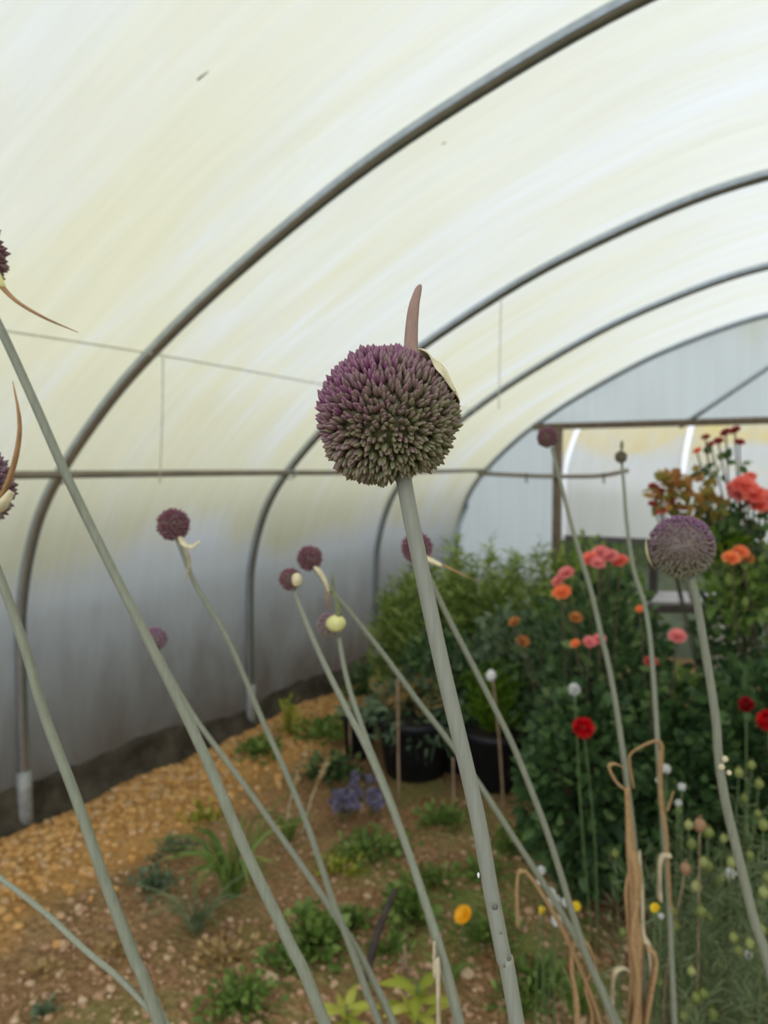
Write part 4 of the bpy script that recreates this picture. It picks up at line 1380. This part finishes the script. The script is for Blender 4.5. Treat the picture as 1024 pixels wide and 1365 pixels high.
small_flower('orange-yellow marigold on the soil left of the main stalk', 617, 1219, 2.35, 12, 'calendula')
small_flower('tiny yellow flower right of the main stalk, beside white tufts', 768, 1208, 2.1, 6, 'yellow', group='tiny yellow flowers')
small_flower('tiny yellow flower between the two dried leaf stalks', 873, 1210, 1.7, 6, 'yellow', group='tiny yellow flowers')
small_flower('tiny yellow flower left of the white tufts near the dry clump', 722, 1213, 2.1, 5, 'yellow', group='tiny yellow flowers')
for (x, y, r, d, lb) in ((739, 1199, 8, 2.0, 'white fluffy seed tuft above the dry clump, brightest of its cluster'), (742, 1227, 8, 1.95, 'lowest white seed tuft right of the main stalk'), (722, 1160, 6, 2.05, 'small white tuft highest on the dry clump stem'),
                         (753, 1203, 6, 2.0, 'greyish white tuft right of the brightest tuft'), (735, 1188, 6, 2.05, 'small white tuft just above the brightest tuft'), (719, 1175, 5, 2.0, 'faint white tuft just below the highest tuft'),
                         (888, 1025, 7, 1.8, 'white tuft right of the bent straw leaf'), (879, 1040, 5, 1.8, 'white tuft on the bent straw leaf stalk'), (909, 1049, 6, 1.85, 'white tuft right of the straw leaf stalk, with a yellow fleck'),
                         (904, 1070, 5, 1.85, 'smaller white tuft beneath the right of the straw leaf'), (881, 1221, 4.5, 1.7, 'small white tuft under the yellow flower by the dried leaves'), (974, 1164, 8, 1.75, 'white tuft beside the curved right stalk'),
                         (998, 1273, 6, 1.7, 'white tuft among the green pods at lower right')):
    small_flower(lb, x, y, d, r, 'white', 'pompom', 'white seed tufts', 'seed_tuft')
# lavender-blue flowers by the pots
for (x, y, n, lb) in ((462, 1066, 70, 'left patch of lavender-blue flowers in front of the pots'), (500, 1065, 40, 'right patch of lavender-blue flowers in front of the pots'), (478, 1044, 30, 'farther patch of lavender-blue flowers, at the pots\' foot')):
    b = ground(x, y + 22); t_ = thing('lavender_flowers', lb, 'flowers', b, 'lavender-blue flowers')
    fo = MB(); st = MB()
    for k in range(n // 3):
        e = b + np.array([R.gauss(0, .035), R.gauss(0, .035), R.uniform(.06, .11)])
        tube(st, [b + np.array([R.gauss(0, .02), R.gauss(0, .02), -.005]), e], .0015, 4, 4)
        tube(fo, [b + np.array([0, 0, .01]), e], .0012, 4, 4); sphere(fo, e, .009, 6, 4); leaves(fo, np.repeat(e[None], 14, 0), unit(14) + np.array([0, 0, .4]), .026, .014, NR.random(14))
    fo.build('florets', M['lavender'], t_); st.build('stem', M['greenstem'], t_)


# nigella thicket at the lower right
def pod(mb, c, r, tint):
    seg, rings = 10, 7
    V = []; F = []
    for i in range(rings + 1):
        ph = PI * i / rings
        for k in range(seg):
            a = 2 * PI * k / seg
            lob = 1 + .09 * math.cos(5 * a)
            V.append(np.asarray(c) + np.array([math.sin(ph) * math.cos(a) * r * lob, math.sin(ph) * math.sin(a) * r * lob, -math.cos(ph) * r * 1.15]))
    F = [(i * seg + k, i * seg + (k + 1) % seg, (i + 1) * seg + (k + 1) % seg, (i + 1) * seg + k) for i in range(rings) for k in range(seg)]
    mb.add(V, F, tint)
    for k in range(5):
        a = 2 * PI * k / 5
        s = np.asarray(c) + np.array([0, 0, r])
        tube(mb, [s, s + np.array([math.cos(a) * r * .4, math.sin(a) * r * .4, r * .7])], [r * .1, r * .04], 4, 4, tint)


pods = [(945, 1110), (965, 1118), (985, 1030), (1002, 1020), (1012, 1045), (992, 1065), (1010, 1085), (1018, 1100), (975, 1115), (918, 1100), (922, 1125), (938, 1150), (944, 1155), (958, 1176), (962, 1170), (975, 1150), (928, 1182),
        (1018, 1190), (1022, 1170), (935, 1215), (945, 1222), (900, 1235), (820, 1138), (831, 1243), (895, 1215), (978, 1250), (985, 1268), (1000, 1258), (1014, 1240), (1008, 1290), (995, 1302), (922, 1295), (928, 1330), (920, 1345), (938, 1325),
        (950, 1352), (912, 1355), (880, 1310), (990, 1340), (1016, 1330), (960, 1290), (1000, 1140), (905, 1080)]
gl = [pods[i::9] for i in range(9)]
clusters = {}
for q in sorted(pods):
    clusters.setdefault((int((q[0] - 810) // 75), int((q[1] - 1000) // 90)), []).append(q)
nlab = 'ferny nigella plant with round pale green seed pods in the lower right thicket'
for key, pl in clusters.items():
    d = 1.62 + .10 * ((key[0] * 7 + key[1] * 3) % 4) + (.25 if key[1] == 0 else 0)
    mx = sum(q[0] for q in pl) / len(pl)
    b = at(mx, 1340, d); b[2] = 0; b = b + RGT * R.uniform(-.04, .04)
    lb = nlab
    t_ = thing('nigella', lb, 'nigella', b, 'nigella gone to seed at lower right')
    st = MB(); fo = MB()
    for (x, y) in pl:
        c = at(x, y, d + R.uniform(-.05, .05)); mb = MB()
        r_ = R.uniform(.0085, .0125)
        pod(mb, c, r_, R.random()); mb.build('seed_pod', M['pod'], t_)
        stem_to(st, c - np.array([0, 0, r_]), b + np.array([R.uniform(-.02, .02), R.uniform(-.02, .02), -.01]), .0016, .03)
        k = NR.uniform(.15, .95, 60)
        leaves(fo, b + (c - b) * k[:, None] + NR.normal(size=(60, 3)) * .012, unit(60) + np.array([0, 0, .7]), .055, .0028, NR.random(60))
    st.build('stem', M['greenstem'], t_); fo.build('foliage', M['sagegreen'], t_)
for (x, y, r_, lb) in ((933, 1100, .014, 'large ripe tan seed head among the green pods, right of the dried leaves'), (914, 1158, .012, 'smaller tan seed head below the large tan one')):
    d = 1.72; c = at(x, y, d); b = np.array([c[0], c[1], 0]); t_ = thing('ripe_nigella', lb, 'seed head', b, 'ripe tan seed heads')
    mb = MB(); pod(mb, c, r_, .5); mb.build('seed_pod', M['podbrown'], t_)
    mb = MB(); stem_to(mb, c, b - np.array([0, 0, .01]), .002); mb.build('stem', M['cane'], t_)
# ferny ground cover beneath them
mb = MB()
n = 5200
uu = NR.random((n, 2))
P0 = np.array([ground(850 + 260 * a, 1190 + 330 * b) for a, b in uu]); P0[:, 2] = NR.random(n) ** 1.3 * .42
leaves(mb, P0, unit(n) + np.array([0, 0, .8]), .07, .004, NR.random(n))
o = mb.build('ferny_undergrowth', M['sagegreen']); tag(o, 'fine grey-green ferny growth covering the ground at lower right', 'undergrowth'); o['kind'] = 'stuff'

# scraps stuck on the sheet
def on_film(x, y):
    r = ray(x, y); q = film
    best = None
    for s in np.linspace(.5, 8, 3000):
        p = CAM + r * s
        zz = np.interp(p[0], q[:, 0], q[:, 2])
        if p[2] > zz - .02:
            return p
    return CAM + r * 3


p = on_film(270, 101); mb = MB(); tube(mb, [p - RGT * .012 - UP * .010, p + RGT * .014 + UP * .011], [.004, .005, .002], 6, 6, flat=.4)
tag(mb.build('leaf_scrap', M['string']), 'small grey leaf scrap stuck on the sheet at top left', 'leaf scrap', 'scraps on the sheet')
p = on_film(592, 191); mb = MB(); tube(mb, [p - RGT * .006 - UP * .003, p + RGT * .007 + UP * .003], [.003, .005, .002], 6, 6, flat=.4)
tag(mb.build('leaf_scrap', M['string']), 'tiny grey leaf scrap on the sheet below the nearest hoop', 'leaf scrap', 'scraps on the sheet')

for o in bpy.data.objects:
    if '_o' in o:
        del o['_o']

# ------------------------------------------------------------------ world, camera, view
wd = bpy.data.worlds.new('overcast_sky'); S.world = wd; wd.use_nodes = True
nt = wd.node_tree; nt.nodes.clear()
out = nt.nodes.new('ShaderNodeOutputWorld'); bg = nt.nodes.new('ShaderNodeBackground')
tc = nt.nodes.new('ShaderNodeTexCoord'); sep = nt.nodes.new('ShaderNodeSeparateXYZ')
nt.links.new(tc.outputs['Generated'], sep.inputs[0])
cr = ramp(nt, [(0.0, (0.46, 0.49, 0.54)), (0.25, (0.66, 0.69, 0.74)), (1.0, (0.92, 0.95, 1.0))], sep.outputs['Z'])


def glow(d, lo, gain):
    """brightening lobe added to the sky around a direction"""
    v = nt.nodes.new('ShaderNodeVectorMath'); v.operation = 'DOT_PRODUCT'
    nt.links.new(tc.outputs['Generated'], v.inputs[0])
    v.inputs[1].default_value = tuple(Vector(d).normalized())
    m = N(nt, 'ShaderNodeMapRange'); m.interpolation_type = 'SMOOTHSTEP'
    m.inputs['From Min'].default_value = lo; m.inputs['From Max'].default_value = 1.0
    m.inputs['To Min'].default_value = 0.0; m.inputs['To Max'].default_value = gain
    nt.links.new(v.outputs['Value'], m.inputs['Value'])
    return m.outputs[0]


g = math_(nt, 'ADD', math_(nt, 'ADD', glow((.15, -.9, .30), .5, 4.2), glow((.1, .9, .35), .3, 1.5)), 1.0)  # lobes added: fill from behind the camera, and a brighter end wall
sc = nt.nodes.new('ShaderNodeVectorMath'); sc.operation = 'SCALE'
nt.links.new(cr.outputs[0], sc.inputs[0]); nt.links.new(g, sc.inputs['Scale'])
nt.links.new(sc.outputs[0], bg.inputs['Color']); bg.inputs['Strength'].default_value = 1.0
nt.links.new(bg.outputs[0], out.inputs[0])

cd = bpy.data.cameras.new('camera'); co = bpy.data.objects.new('camera', cd); C.objects.link(co); S.camera = co
cd.sensor_fit = 'VERTICAL'; cd.sensor_height = 36.0; cd.lens = F_PX / 1365 * 36.0
co.matrix_world = Matrix(((RGT[0], UP[0], -FWD[0], CAM[0]), (RGT[1], UP[1], -FWD[1], CAM[1]), (RGT[2], UP[2], -FWD[2], CAM[2]), (0, 0, 0, 1)))
cd.clip_start = 0.02
cd.dof.use_dof = True; cd.dof.focus_distance = D0 - 0.025
cd.dof.aperture_fstop = cd.lens / 1000 / 0.0031
S.view_settings.view_transform = 'Standard'; S.view_settings.look = 'None'; S.view_settings.gamma = 1.0
S.view_settings.use_curve_mapping = False
S.view_settings.exposure = -0.36
S.cycles.max_bounces = 12; S.cycles.diffuse_bounces = 6; S.cycles.transmission_bounces = 8
